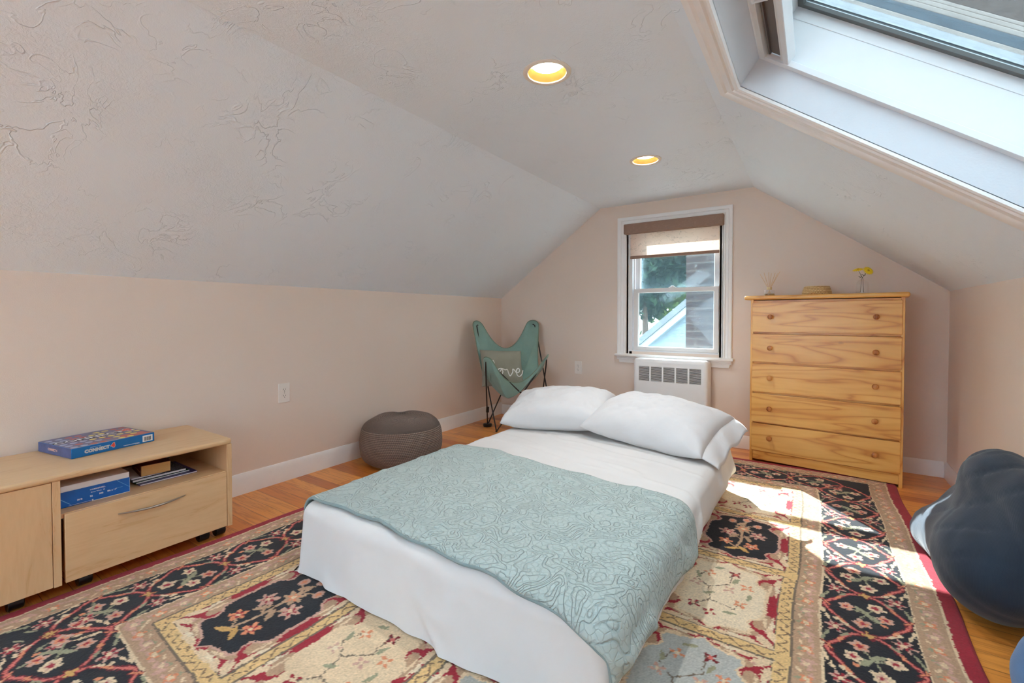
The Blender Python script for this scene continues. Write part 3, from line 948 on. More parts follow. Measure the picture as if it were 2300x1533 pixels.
for k, (w, z) in enumerate(((.062, .0085), (.058, .0065), (.020, .0045))):
    x0 = .262 - w if k < 2 else .245
    n = int(w / .0022)
    for q in range(n):
        mb.box(x0 - .022 + q * .0022, x0 - .022 + q * .0022 + .0015, -.0004, 0, z, z + .0011)
for q in range(14): mb.box(.062 + q * .0026, .062 + q * .0026 + .0017, -.0004, 0, .0315, .0325)
mb.build('small_lettering', M_WHITE, gb, 'fine white print')
lb = MB().box(.252, .292, -.0004, 0, .006, .034).build('barcode_label', M_WHITE, gb, 'white barcode label')
mb = MB(); x = .258
while x < .286:
    w = random.choice((.0004, .0008, .0012)); mb.box(x, x + w, -.0007, -.0003, .010, .028); x += w + random.choice((.0005, .0008, .0011))
mb.build('bars', M_INK, lb)
EM = Matrix(((0, 0, -1, -.0005), (-1, 0, 0, .150), (0, 1, 0, .0205), (0, 0, 0, 1)))
text('lettering', 'CONNECT 4', .0135, EM, plain('pale_orange_print', S(236, 190, 160), 0.4, var=.03), gb, .0006, .0001)

# =================================================================== things on the open shelf
SH = .3184
M_PAPER = plain('white_paper', S(240, 238, 242), 0.8, var=0.015)
M_WRAP = plain('bright_blue_ream_wrapper', S(0, 98, 190), 0.3, var=0.05, scale=30)
rm = thing('paper_ream', 'opened ream of white paper in a blue wrapper on the left of the cabinet shelf', 'paper', (-2.375, 0.460, SH))
# local: y along the front, x backwards (negative)
MB().box(-.279, -.001, .001, .2165, .0012, .082).build('sheets', M_PAPER, rm, 'white paper sheets', bevel=0.001)
MB().box(-.278, .0012, .0, .2165, 0, .0012).build('wrapper_base', M_WRAP, rm)
wr = MB().box(0, .0012, -.0005, .2168, .0, .060).build('wrapper', M_WRAP, rm, 'blue printed wrapper')
MB().box(-.03, .0013, .2168, .2176, .0, .058).build('wrapper_edge', M_WHITE, rm, 'white torn wrapper edge')
mb = MB(); mb.box(.0012, .0016, .100, .2165, .0, .0016); mb.box(.0012, .0016, .098, .102, .0, .007)
mb.add([(.0014, .03, .0035), (.0014, .098, .0035), (.0014, .098, .0043), (.0014, .03, .0043)], [(0, 1, 2, 3)])
mb.build('fold_edge', M_WHITE, wr, 'white fold lines')
M_CYAN = plain('pale_blue_print_ink', S(120, 186, 232), 0.4, var=.03)
def rmt(body, size, y, z, m=M_WHITE, off=.0):
    text('lettering', body, size, Matrix(((0, 0, 1, .0014), (1, 0, 0, y), (0, 1, 0, z), (0, 0, 0, 1))), m, wr, off, .0001)
rmt('HAMMERMILL', .0078, .116, .046, M_WHITE, .0001)
rmt('Great White  30', .0064, .116, .0355, M_WHITE)
rmt('20 lb', .0080, .062, .0185, M_WHITE, .0003)
rmt('92', .0085, .096, .0205, M_WHITE, .0003)
rmt('500', .0085, .126, .0225, M_WHITE, .0003)
rmt('8\u00bd x 11"', .0080, .160, .0245, M_WHITE, .0003)
rmt('50 sheets', .0045, .185, .028, M_CYAN)
mb = MB(); mb.add([(.0014, .175, .058), (.0014, .216, .020), (.0014, .216, .0215), (.0014, .177, .058)], [(0, 1, 2, 3)])
mb.add([(.0014, .0, .040), (.0014, .036, .006), (.0014, .036, .0085), (.0014, .0, .043)], [(0, 1, 2, 3)])
mb.build('fold_crease', M_CYAN, wr, 'pale blue fold lines', recalc=False)


def book(name, lab, cat, loc, rz, L, W, T_, cover, page, rounded=False, grp=None, soft=.0008):
    """local: y along the visible page edge (0..L), x backwards 0..-W"""
    o = thing(name, lab, cat, loc, rz, grp)
    MB().box(-W + .002, -.0015, .002, L - .0015, soft, T_ - soft).build('pages', page, o)
    mb = MB(); mb.box(-W, 0, 0, L, 0, soft); mb.box(-W, 0, 0, L, T_ - soft, T_); mb.box(-W, 0, -.0012, .0005, 0, T_)
    mb.build('cover', cover, o)
    return o


M_PURP = plain('purple_glossy_cover', S(62, 52, 120), 0.3, var=.1)
M_GREEN = plain('dark_green_cover', S(40, 84, 58), 0.4, var=.2, scale=20)
t = NT('black_marbled_cover')
vn = t.n('TexVoronoi', {'Vector': t.coord(), 'Scale': 330.0}).outputs['Distance']
M_MARBLE = t.done(t.bsdf(t.ramp(vn, [(0.28, S(190, 196, 214)), (0.42, S(24, 28, 44))]), 0.45))
M_DRED = plain('dark_red_paperback_cover', S(88, 22, 20), 0.35, var=.25, scale=30)
M_CREAM = plain('yellowed_page_edges', S(226, 184, 122), 0.85, var=.06, scale=60)
t = NT('page_block_cream')
co = t.coord()
st_ = t.noise(t.mapv(co, (2, 2, 1400)), 1.0, 2)
M_PBACK = t.done(t.bsdf(t.ramp(st_, [(0.3, S(200, 152, 94)), (0.6, S(228, 186, 124))]), 0.85))
book('magazine', 'purple glossy magazine at the bottom of the shelf stack', 'magazine', (-2.408, .722, SH), .0, .218, .25, .006, M_PURP, M_PAPER)
book('workbook', 'thin green-covered workbook lying on the purple magazine', 'book', (-2.428, .714, SH + .0063), .03, .205, .25, .006, M_GREEN, M_PAPER)
book('composition_notebook', 'black marbled composition notebook under the red paperback', 'notebook', (-2.438, .706, SH + .0126), .0, .200, .23, .010, M_MARBLE, M_PAPER, soft=.0012)
book('folded_papers', 'few loose white sheets under the red paperback', 'paper', (-2.452, .707, SH + .0229), -.03, .11, .2, .004, M_PAPER, M_PAPER, soft=.0003)
pb = book('paperback_book', 'thick dark red paperback with yellowed pages on top of the shelf stack', 'book', (-2.450, .738, SH + .0272), -.12, .108, .175, .046, M_DRED, M_PBACK, soft=.0009)
mb = MB()
for k in range(5): mb.box(-.02 - k * .022, -.006 - k * .022, -.0016, -.0011, .018, .022)
mb.build('spine_print', plain('faded_spine_print', S(196, 150, 120), .5, var=.1), pb, 'faded print on the spine')
MB().prism([(-.08 + .05 * math.cos(2 * PI * k / 28), .054 + .035 * math.sin(2 * PI * k / 28)) for k in range(28)], .0462, .0464).build('cover_oval', plain('dim_brown_print', S(120, 60, 44), .35, var=.1), pb, 'brown oval on the cover')
# dark bundle at the back of the shelf
M_DKGREEN = plain('dark_green_cloth', S(22, 40, 26), 0.85, var=.3, scale=30)
def lump(name, balls, mat, voxel=.015, smooth_it=4, disp=None, parent=None, lab=None, shade=180):
    mb = MB()
    for c, r in balls: mb.sphere(c, r, 28, 18)
    me = mb.mesh(name)
    o = bpy.data.objects.new('tmp', me); COL.objects.link(o)
    m = o.modifiers.new('r', 'REMESH'); m.mode = 'VOXEL'; m.voxel_size = voxel
    m = o.modifiers.new('s', 'SMOOTH'); m.iterations = smooth_it; m.factor = .5
    dg = bpy.context.evaluated_depsgraph_get()
    me2 = bpy.data.meshes.new_from_object(o.evaluated_get(dg))
    bpy.data.objects.remove(o); bpy.data.meshes.remove(me)
    n = len(me2.vertices)
    co = np.empty(n * 3); me2.vertices.foreach_get('co', co); co = co.reshape(-1, 3)
    no = np.empty(n * 3); me2.vertices.foreach_get('normal', no); no = no.reshape(-1, 3)
    if disp: co = disp(co, no)
    me2.vertices.foreach_set('co', co.reshape(-1)); me2.update()
    me2.name = name
    return link(name, me2, mat, parent, lab, shade)
def dsp(co, no): return co + no * (.012 * fbm(co[:, 0] * 18, co[:, 1] * 18, co[:, 2] * 18, 3))[:, None]
bun = lump('cloth_bundle', [((-.0, 0, .045), (.05, .075, .045)), ((-.03, .05, .05), (.04, .06, .05)), ((.0, -.06, .04), (.04, .06, .04))], M_DKGREEN, .008, 2, dsp)
bun.location = (-2.69, .87, SH + .012)
tag(bun, 'dark green crumpled cloth bundle at the back of the cabinet shelf', 'cloth')

# =================================================================== crocheted pouf
def mat_knit():
    t = NT('taupe_crochet_cord')
    co = t.coord()
    s = t.n('SeparateXYZ', {0: co})
    a = t.math('ARCTAN2', s.outputs[1], s.outputs[0])
    r = t.math('SQRT', t.math('ADD', t.math('MULTIPLY', s.outputs[0], s.outputs[0]), t.math('MULTIPLY', s.outputs[1], s.outputs[1])))
    top = t.n('MapRange', {0: s.outputs[2], 1: .262, 2: .330}).outputs[0]
    # rows: by height on the side, by radius on the top
    pos = t.math('SUBTRACT', t.math('MULTIPLY', s.outputs[2], t.math('SUBTRACT', 1.0, top)), t.math('MULTIPLY', r, top))
    row = t.math('MULTIPLY', pos, 88.0)
    rowi = t.math('FLOOR', row)
    ph = t.math('ADD', t.math('MULTIPLY', a, 23.9), t.math('MULTIPLY', rowi, 0.35))
    u = t.math('ABSOLUTE', t.math('SINE', t.math('MULTIPLY', ph, PI)))
    v = t.math('SINE', t.math('MULTIPLY', t.math('FRACT', row), PI))
    w = t.math('MULTIPLY', t.math('POWER', v, 0.7), t.math('ADD', 0.45, t.math('MULTIPLY', u, 0.55)))
    n = t.noise(co, 60, 3)
    c = t.ramp(w, [(0.1, S(74, 58, 50)), (0.5, S(120, 100, 88)), (0.95, S(146, 124, 110))])
    c = t.mix(0.3, c, t.ramp(n, [(.3, (.8, .8, .8, 1)), (.7, (1.1, 1.1, 1.1, 1))]), 'MULTIPLY')
    return t.done(t.bsdf(c, 0.9, t.bump(w, 0.004, 1.0), **{'Sheen Weight': .1}))
M_KNIT = mat_knit()
n, m = 160, 70
pr = [(.002, .004), (.20, .004), (.235, .010), (.262, .03), (.282, .065), (.294, .11), (.2965, .16), (.292, .215), (.280, .255), (.258, .286), (.225, .310), (.17, .329), (.10, .341), (.05, .345), (.025, .344), (.002, .343)]
rr = np.interp(np.linspace(0, 1, m), np.linspace(0, 1, len(pr)), [p[0] for p in pr])
zz = np.interp(np.linspace(0, 1, m), np.linspace(0, 1, len(pr)), [p[1] for p in pr])
kk = np.array([.25, .5, .25])
for _ in range(3):
    rr[1:-1] = np.convolve(rr, kk, 'valid'); zz[1:-1] = np.convolve(zz, kk, 'valid')
th = np.linspace(0, 2 * PI, n, endpoint=False)
P = np.zeros((n, m, 3))
dz = .006 * fbm(np.cos(th)[:, None] * 1.6, np.sin(th)[:, None] * 1.6, zz[None, :] * 6, 2)
R_ = rr[None, :] * (1 + dz * 2)
P[..., 0] = R_ * np.cos(th)[:, None]; P[..., 1] = R_ * np.sin(th)[:, None]
P[..., 2] = zz[None, :] + np.where(zz[None, :] > .28, dz * 1.2, 0)
pf = grid_mesh('pouf', P, M_KNIT, close_u=True)
pf.location = (-2.492, 2.285, 0)
tag(pf, 'round taupe crocheted floor pouf against the left wall', 'pouf')

# =================================================================== butterfly chair
M_CANVAS = mat_fabric('sage_green_canvas', S(134, 166, 155), 700, 0.85, 0.07, 0.0004, 0.2, 0.004)
M_PIPING = plain('grey_green_piping', S(128, 142, 122), 0.8, var=.05)
CO = Vector((-2.35, 3.48, 0))
BLk, BRk = Vector((-2.715, 3.455, .992)) - CO, Vector((-2.355, 3.925, .995)) - CO
FLk, FRk = Vector((-2.335, 3.115, .690)) - CO, Vector((-2.012, 3.590, .690)) - CO
rod_tip = [v.copy() for v in (FLk, FRk, BLk, BRk)]
ch = thing('butterfly_chair', 'sage green canvas butterfly chair on black rod frame in the corner', 'chair', CO)


def quad(p, q, m_, s):
    """curve p..q whose middle passes through m_"""
    c = m_ * 2 - (p + q) / 2
    return p * (1 - s) ** 2 + c * 2 * s * (1 - s) + q * s * s


def midpt(p, q, dx, dy, z):
    m_ = (p + q) / 2 + Vector((dx, dy, 0)); m_.z = z
    return m_


C0 = Vector((.055, -.10, .310))
tips = [FLk, FRk, BRk, BLk]                      # once round
mids = [midpt(FLk, FRk, -.035, .03, .455), midpt(FRk, BRk, -.01, -.012, .545), midpt(BRk, BLk, .02, -.02, .735), midpt(BLk, FLk, .006, .008, .535)]
bnd = []
capn, edn = 13, 29
caps = []
for i, T_ in enumerate(tips):
    dv = (T_ - C0).normalized()
    nx_ = (tips[(i + 1) % 4] - tips[i - 1]); sd_ = (nx_ - dv * nx_.dot(dv)).normalized()
    wd_ = .052 if i < 2 else .064
    o_ = T_ + dv * .018 - dv * wd_
    caps.append([o_ + sd_ * wd_ * math.sin(f) + dv * wd_ * math.cos(f) for f in np.linspace(-1.45, 1.45, capn)])
for i in range(4):
    bnd += caps[i]
    p_, q_ = caps[i][-1], caps[(i + 1) % 4][0]
    bnd += [quad(p_, q_, mids[i], s) for s in np.linspace(0, 1, edn + 2)[1:-1]]
Bd = np.array([tuple(v) for v in bnd])
for _ in range(2):
    Bd = .5 * Bd + .25 * (np.roll(Bd, 1, 0) + np.roll(Bd, -1, 0))
rad = np.linspace(0.02, 1, 26)
c0 = np.array(C0)
P = np.zeros((len(Bd), len(rad), 3))
P[..., :2] = c0[:2] + (Bd[:, None, :2] - c0[:2]) * rad[None, :, None]
P[..., 2] = c0[2] + (Bd[:, None, 2] - c0[2]) * (rad[None, :] ** 1.55)
P[..., 2] += .004 * fbm(P[..., 0] * 9, P[..., 1] * 9, 1.0, 2) * (1 - rad[None, :])
sg = grid_mesh('sling', P, M_CANVAS, ch, close_u=True)
so = sg.modifiers.new('Solid', 'SOLIDIFY'); so.thickness = .003; so.offset = 0
rim_ = [tuple(v) for v in Bd]
MB().tube(rim_ + [rim_[0]], .0042, 8, cap=False).build('piping', M_PIPING, ch, 'grey-green edge piping', smooth=60)
# corner pockets: fabric doubled on the outside of each tongue
for i in range(4):
    k0 = i * (capn + edn)
    ext = 4 if i < 2 else 2
    idx = [(k0 + q) % len(Bd) for q in range(-ext, capn + ext)]
    Q = P[idx][:, -8:].copy()
    out_ = np.array((tips[i] - C0).normalized()); hz = np.array([out_[0], out_[1], 0]); hz /= np.linalg.norm(hz)
    Q = Q + (hz * .5 + np.array([0, 0, -.6])) * .011
    o = grid_mesh('pocket', Q, M_CANVAS, ch)
    s_ = o.modifiers.new('Solid', 'SOLIDIFY'); s_.thickness = .003; s_.offset = 0
# rod frame
FLf, BLf = Vector((-2.385, 3.322, .007)) - CO, Vector((-2.585, 3.455, .012)) - CO
FRf, BRf = Vector((-2.075, 3.83, .007)) - CO, Vector((-2.275, 3.90, .007)) - CO


def inset(a, b, d): return a + (b - a).normalized() * d
def rods(apex, spread, f1, f2, cen):
    ax = (apex - cen); ax.z = 0; side_ = Vector((-ax.y, ax.x, 0)).normalized() * spread
    out = -ax.normalized() * .010 + Vector((0, 0, -.040))
    a = apex + out
    return [f1, a * .9 + f1 * .1 + side_ * .7, a + side_ * .6 + Vector((0, 0, .006)), a + Vector((0, 0, .014)), a - side_ * .6 + Vector((0, 0, .006)), a * .9 + f2 * .1 - side_ * .7, f2]
cen = (rod_tip[0] + rod_tip[1] + rod_tip[2] + rod_tip[3]) / 4
for ap_, f1, f2 in ((rod_tip[0], FRf, BLf), (rod_tip[1], BRf, FLf), (rod_tip[2], FLf, BRf), (rod_tip[3], BLf, FRf)):
    q1 = rods(ap_, .03, f1, f2, cen)
    # choose the side assignment without crossing
    d1 = (q1[1] - f1).length + (q1[5] - f2).length
    q2 = rods(ap_, -.03, f1, f2, cen)
    d2 = (q2[1] - f1).length + (q2[5] - f2).length
    MB().tube(q1 if d1 < d2 else q2, .0062, 10).build('frame_rod', M_BLACKMETAL, ch, smooth=60)
for p_ in (FLf, FRf, BRf):
    MB().sphere((p_.x, p_.y, .008), (.011, .011, .008), 14, 8).build('foot_cap', M_BLACK, ch, smooth=180)
MB().lathe([(.002, .0), (.040, .0), (.043, .006), (.043, .022), (.038, .027), (.002, .027)], 32, Matrix.Translation((BLf.x, BLf.y, 0))).build('foot_pad', M_BLACK, ch, 'round black rubber foot pad', smooth=40)
jp = inset(BLf, FLk, .20)
MB().cyl(jp - Vector((0, 0, .026)), jp + Vector((.004, -.002, .026)), .014, 14).build('clamp', M_BLACK, ch, bevel=.003)

# throw pillow with script lettering
def pillow_pts(Lx, Ly, T_, n=64, pinch=.06, ear=.0, seed=0., wr=.006, pw=2.6, low=.45, ex=.5):
    u = np.linspace(-1, 1, n)[:, None] * np.ones((1, n)); v = u.T.copy()
    f = np.clip(1 - np.abs(u) ** pw, 0, 1) ** ex * np.clip(1 - np.abs(v) ** pw, 0, 1) ** ex
    X = u * Lx / 2 * (1 - pinch * (1 - v ** 2) * np.abs(u)); Y = v * Ly / 2 * (1 - pinch * (1 - u ** 2) * np.abs(v))
    w = wr * fbm(X * 9 + seed, Y * 9, seed, 3) * np.sqrt(f)
    cr = wr * 1.1 * np.sin((np.abs(u) * 11 - np.abs(v) * 11) + 3 * fbm(X * 5, Y * 5, seed + 4, 2)) * (np.abs(u * v)) ** 1.2 * f
    top = np.stack([X, Y, T_ * (1 - low) * f + w + cr], -1)
    bot = np.stack([X, Y, -T_ * low * f + w * .3], -1)
    return top, bot


def pillow_mesh(name, top, bot, mat, parent=None, lab=None):
    mb = MB(); n = top.shape[0]
    mb.grid(top); b = len(mb.v)
    bb = bot.copy()
    # share the seam
    bb[0], bb[-1], bb[:, 0], bb[:, -1] = top[0], top[-1], top[:, 0], top[:, -1]
    mb.grid(bb[:, ::-1])
    return mb.build(name, mat, parent, lab, smooth=180, merge=True)


M_LOVE = mat_fabric('grey_olive_linen', S(150, 148, 132), 900, 0.9, 0.06, 0.0006, .1, .002)
lp = thing('throw_pillow', 'grey square cushion with white script word on the butterfly chair', 'cushion', (0, 0, 0))
lpo = Vector((-2.395, 3.425, .570))
xax = Vector((.32, .40, .0)).normalized()
fwd = Vector((.60, -.56, .42)).normalized()
fwd = (fwd - xax * fwd.dot(xax)).normalized()
yax = fwd.cross(xax)
LM = Matrix(((xax.x, yax.x, fwd.x, lpo.x), (xax.y, yax.y, fwd.y, lpo.y), (xax.z, yax.z, fwd.z, lpo.z), (0, 0, 0, 1)))
lp.matrix_world = LM @ Matrix.Rotation(math.radians(-3), 4, 'Z')
top, bot = pillow_pts(.40, .36, .13, 56, .05, seed=3.3, wr=.005)
pillow_mesh('cushion_body', top, bot, M_LOVE, lp)


def surf(x, y):
    i = int(np.clip((x / .20 + 1) / 2 * 55, 0, 55)); j = int(np.clip((y / .18 + 1) / 2 * 55, 0, 55))
    return top[i, j, 2]


def stroke(pts):
    """smooth polyline through points (Catmull-Rom)"""
    out = []
    q = [pts[0]] + pts + [pts[-1]]
    for i in range(1, len(q) - 2):
        for k in range(8):
            s = k / 8
            a, b_, c_, d_ = [np.array(q[i + o_]) for o_ in (-1, 0, 1, 2)]
            out.append(.5 * ((2 * b_) + (c_ - a) * s + (2 * a - 5 * b_ + 4 * c_ - d_) * s * s + (3 * b_ - a - 3 * c_ + d_) * s ** 3))
    out.append(np.array(pts[-1]))
    return [(p[0], p[1], surf(p[0], p[1]) + .0025) for p in out]


M_SCRIPT = plain('white_script_print', S(240, 240, 236), .8, var=.02)
S_ = lambda pts: [(.018 + x * .0255, -.070 + y * .0255) for x, y in pts]
lov = stroke(S_([(-6.6, -.4), (-5.4, .8), (-4.3, 3.2), (-4.6, 4.6), (-5.3, 3.9), (-5.4, 1.0), (-5.0, -.9), (-3.9, -1.1), (-2.6, .2), (-1.7, 1.5), (-2.9, 1.3), (-3.4, 0), (-2.9, -1.1), (-1.9, -.9), (-1.3, .5), (-1.6, 1.5), (-.4, 1.1), (.4, 1.2), (.8, -.2), (1.3, -1.1), (2.3, .2), (2.5, 1.4), (3.2, .9), (3.8, .2), (4.8, .5), (5.2, 1.4), (4.6, 1.9), (3.9, 1.0), (4.0, -.6), (4.9, -1.1), (6.0, -.2), (6.7, 1.6)]))
MB().tube(lov, .0052, 8).build('script_lettering', M_SCRIPT, lp, 'white script lettering', smooth=60)
# =================================================================== bed
M_SHEET = mat_fabric('white_cotton_sheet', S(214, 211, 208), 1400, 0.8, 0.02, 0.0001, .1)
M_QUILTBASE = None
R = .06
BX0, BX1, BY0, BY1, BH = -1.765, -.403, 1.048, 3.02, .288


def drape(a, b, off=0.0):
    a, b = np.broadcast_arrays(np.asarray(a, float), np.asarray(b, float))
    ca, cb_ = np.clip(a, BX0 + R, BX1 - R), np.clip(b, BY0 + R, BY1 - R)
    ea, eb = a - ca, b - cb_
    e = np.hypot(ea, eb)
    q = np.maximum(e, 1e-9)
    dx, dy = ea / q, eb / q
    arc = R * PI / 2
    phi = np.clip(e / R, 0, PI / 2)
    s = np.clip((e - arc) / (BH - R), 0, 1.0)
    # each side hangs in its own way: the right tucks under, front and left flare a little
    tuck = np.where(dx > 0, -.055 * dx ** 2, 0.01 * dx ** 2) + np.where(dy < 0, .028 * dy ** 2, -.02 * dy ** 2)
    bul = np.where(dx > 0, .022 * dx ** 2, .004) * np.sin(PI * np.clip(s * 1.15, 0, 1))
    out = R * np.sin(phi) + np.where(e > arc, bul + tuck * s ** 1.6, 0)
    z = BH - R * (1 - np.cos(phi)) - np.maximum(e - arc, 0)
    X, Y = ca + dx * out, cb_ + dy * out
    # wrinkles
    side = np.clip((e - .03) / .10, 0, 1)
    fold = fbm(X * 4.6 + 1.7 * z, Y * 4.6, z * .9, 3) * .012 * side * (.35 + .9 * s)
    diag = np.abs(fbm(X * 2.4 + z * 3.0, Y * 2.4 - z * 2.0, 5.0, 2)); diag = (1 - np.clip(diag * 4, 0, 1)) ** 1.5 * .016 * side
    tw = np.abs(fbm(X * 2.2 + Y * .6, Y * 7 + X * 1.5, 9.0, 2)); tops = (1 - np.clip(tw * 4.5, 0, 1)) * .005 * (1 - side)
    base = fbm(X * 1.8, Y * 1.8, 2.0, 2) * .005 * (1 - side)
    w = fold + diag + tops + base
    nx, ny, nz = dx * np.sin(phi), dy * np.sin(phi), np.cos(phi)
    h_ = off + w
    return np.stack([X + nx * h_, Y + ny * h_, np.maximum(z + nz * h_, .014 + off * .3)], -1)


EX = R * PI / 2 + (BH - R) - .016
bd = thing('mattress_bed', 'low mattress made up in white sheets on the rug', 'bed', ((BX0 + BX1) / 2, (BY0 + BY1) / 2, .0135))
bl = np.array(bd.location)
aa = np.arange(BX0 + R - EX, BX1 - R + EX + .006, .0115)
bb_ = np.arange(BY0 + R - EX, BY1 - R + EX + .006, .0115)
Pb = drape(aa[:, None], bb_[None, :])
# flatten the excess cloth at the four corners so that it gathers on the floor
grid_mesh('sheet', Pb - bl, M_SHEET, bd)
# mattress body under the sheet
MB().box(BX0 + .04 - bl[0], BX1 - .05 - bl[0], BY0 + .04 - bl[1], BY1 - .05 - bl[1], .0145 - bl[2], BH - .03 - bl[2]).build('mattress', M_SHEET, bd, bevel=.05, seg=4)


# ------------------------------------------------------------------ quilt
def mat_quilt():
    t = NT('grey_blue_quilted_cotton')
    co = t.coord()
    n = t.noise(t.mapv(co, (1, 1, .6)), 9.5, 1.5, .5, .7)
    l = t.math('PINGPONG', t.math('MULTIPLY', n, 13.0), 0.5)
    l = t.n('MapRange', {0: l, 1: 0.0, 2: .16}).outputs[0]
    v = t.n('TexVoronoi', {'Vector': co, 'Scale': 48.0}, feature='DISTANCE_TO_EDGE').outputs['Distance']
    l2 = t.n('MapRange', {0: v, 1: 0.0, 2: .09}).outputs[0]
    h = t.math('ADD', t.math('MULTIPLY', l, .75), t.math('MULTIPLY', l2, .30))
    h = t.math('ADD', h, t.math('MULTIPLY', t.noise(co, 120, 3), .25))
    c = t.mix(0.55, S(164, 178, 175), t.ramp(h, [(.15, S(136, 152, 150)), (.9, S(176, 190, 186))]))
    return t.done(t.bsdf(c, 0.85, t.bump(h, .0042, 1.0), **{'Sheen Weight': .15}))


M_QUILT = mat_quilt()
M_BIND = mat_fabric('grey_blue_quilt_binding', S(132, 150, 150), 900, .85, .05, .0005, .1)
na, nb = 168, 96
U = np.linspace(0, 1, na)[:, None]; V = np.linspace(0, 1, nb)[None, :]
QA0, QA1 = BX0 - .075, BX1 + .118
a = QA0 + (QA1 - QA0) * U + 0 * V - .035 * (1 - V) * np.clip((U - .6) / .4, 0, 1)
# outline of front (v=0) and far (v=1) edges along the width of the bed
fx = np.array([0, .08, .3, .5, .7, .85, .95, 1.0]); fy = np.array([1.075, 1.095, 1.105, 1.080, 1.070, 1.045, 1.015, .975])
gx_ = np.array([0, .1, .25, .45, .65, .85, .95, 1.0]); gy = np.array([1.985, 2.02, 2.045, 1.965, 1.935, 1.915, 1.88, 1.79])
sm = lambda xs, ys, x: np.interp(x, xs, ys)
b0, b1 = sm(fx, fy, U), sm(gx_, gy, U)
b0 = b0 + .004 * np.sin(U * 40); b1 = b1 + .006 * np.sin(U * 31 + 1)
b = b0 + (b1 - b0) * V
Pq = drape(a, b, .0125)
Pq[..., 2] += .0025 * fbm(a * 4, b * 4, 3.0, 2)
q = thing('quilt', 'pale blue-green quilted coverlet spread over the lower half of the bed', 'quilt', (-1.08, 1.5, BH + .01))
ql = np.array(q.location)
qo = grid_mesh('coverlet', Pq - ql, M_QUILT, q)
so = qo.modifiers.new('Solid', 'SOLIDIFY'); so.thickness = .009; so.offset = .6
rim = np.concatenate([Pq[:, 0], Pq[-1, 1:], Pq[-2::-1, -1], Pq[0, -2:0:-1]]) - ql
MB().tube([tuple(p_) for p_ in rim] + [tuple(rim[0])], .0064, 8, cap=False).build('binding', M_BIND, q, smooth=60)

# ------------------------------------------------------------------ bed pillows
M_CASE = mat_fabric('white_pillowcase_cotton', S(212, 211, 211), 1400, 0.8, 0.02, 0.0001, .1, .0025)


def bed_pillow(lab, loc, rz, tilt, Lx, Ly, T_, seed, hem=None, roll=0):
    o = thing('bed_pillow', lab, 'pillow', loc, group='white pillows at the head of the bed')
    o.rotation_euler = (math.radians(tilt), math.radians(roll), math.radians(rz))
    top, bot = pillow_pts(Lx, Ly, T_, 84, .05, seed=seed, wr=.012, pw=2.6, low=.42, ex=.46)
    pillow_mesh('pillowcase', top, bot, M_CASE, o)
    if hem:
        # open hem: a floppy flange past the seam
        n = 40
        v = np.linspace(-1, 1, n)
        k = np.linspace(0, 1, 10)
        xs = hem * Lx / 2
        Pt = np.zeros((n, 10, 3))
        for j, kv in enumerate(k):
            Pt[:, j, 0] = hem * (Lx / 2 * (1 - .045 * (1 - v ** 2)) - .012 + kv * .088)
            Pt[:, j, 1] = v * Ly / 2 * (.97 - .05 * kv)
            Pt[:, j, 2] = -.02 * kv - .045 * kv ** 2 + .016 * np.sin(v * 7 + 2 * kv + seed) * kv + .012 * (1 - kv) * (1 - v ** 2)
        h = grid_mesh('hem_flange', Pt, M_CASE, o)
        s_ = h.modifiers.new('Solid', 'SOLIDIFY'); s_.thickness = .006; s_.offset = 0
    return o


bed_pillow('white pillow at the head of the bed nearer the green chair', (-1.470, 2.80, .402), 13, 14, .72, .48, .235, 1.2, roll=-3)
bed_pillow('white pillow with open hem at the head of the bed nearer the chest', (-.80, 2.765, .404), -10, 15, .76, .50, .235, 6.1, hem=1, roll=3)

# =================================================================== navy bean bags by the right wall
M_NAVY = mat_fabric('navy_cotton_twill', S(28, 42, 58), 800, .8, .12, .0004, .18)
M_DENIM = mat_fabric('washed_blue_cotton', S(72, 112, 158), 800, .8, .08, .0004, .2)


def crease(co, no):
    x, y, z = co.T
    f = np.abs(fbm(x * 3.2 + z * 2.0, y * 3.2 - z * 2.4, z * 3.0 + 2, 2))
    d = -(1 - np.clip(f * 6, 0, 1)) * .004 + fbm(x * 4, y * 4, z * 4, 2) * .008
    # drag folds running down from the gathered top
    g = np.abs(np.sin((y * .75 + z * 1.1) * 21 + 2.6 * fbm(x * 2.2, y * 2.2, z * 2.2, 2)))
    d -= (1 - np.clip(g * 2.6, 0, 1)) ** 1.4 * .007 * np.clip((z - .08) * 5, 0, 1)
    out = co + no * d[:, None]
    out[:, 2] = np.maximum(out[:, 2], np.where(out[:, 0] < .47, .015, .003))
    out[:, 0] = np.minimum(out[:, 0], B - .018)
    return out


bean = lump('bean_bag', [((.535, 2.235, .185), (.185, .235, .185)), ((.540, 2.50, .15), (.17, .27, .15)), ((.59, 2.40, .36), (.130, .235, .205)),
                         ((.59, 2.62, .21), (.12, .22, .17)), ((.455, 2.69, .10), (.095, .20, .10)), ((.62, 2.20, .36), (.11, .24, .19))], M_NAVY, .016, 110, crease)
tag(bean, 'large navy bean bag slumped against the right wall, partly in sunlight', 'bean bag')


def crease2(co, no):
    out = co + no * (fbm(co[:, 0] * 6, co[:, 1] * 6, co[:, 2] * 6, 2) * .006)[:, None]
    out[:, 2] = np.maximum(out[:, 2], .003); out[:, 0] = np.minimum(out[:, 0], B - .018)
    return out
bean2 = lump('floor_cushion', [((.56, 1.60, .14), (.14, .23, .14)), ((.60, 1.50, .16), (.12, .22, .15))], M_DENIM, .014, 5, crease2)
tag(bean2, 'washed blue stuffed floor cushion, mostly cut off at the picture edge', 'cushion')
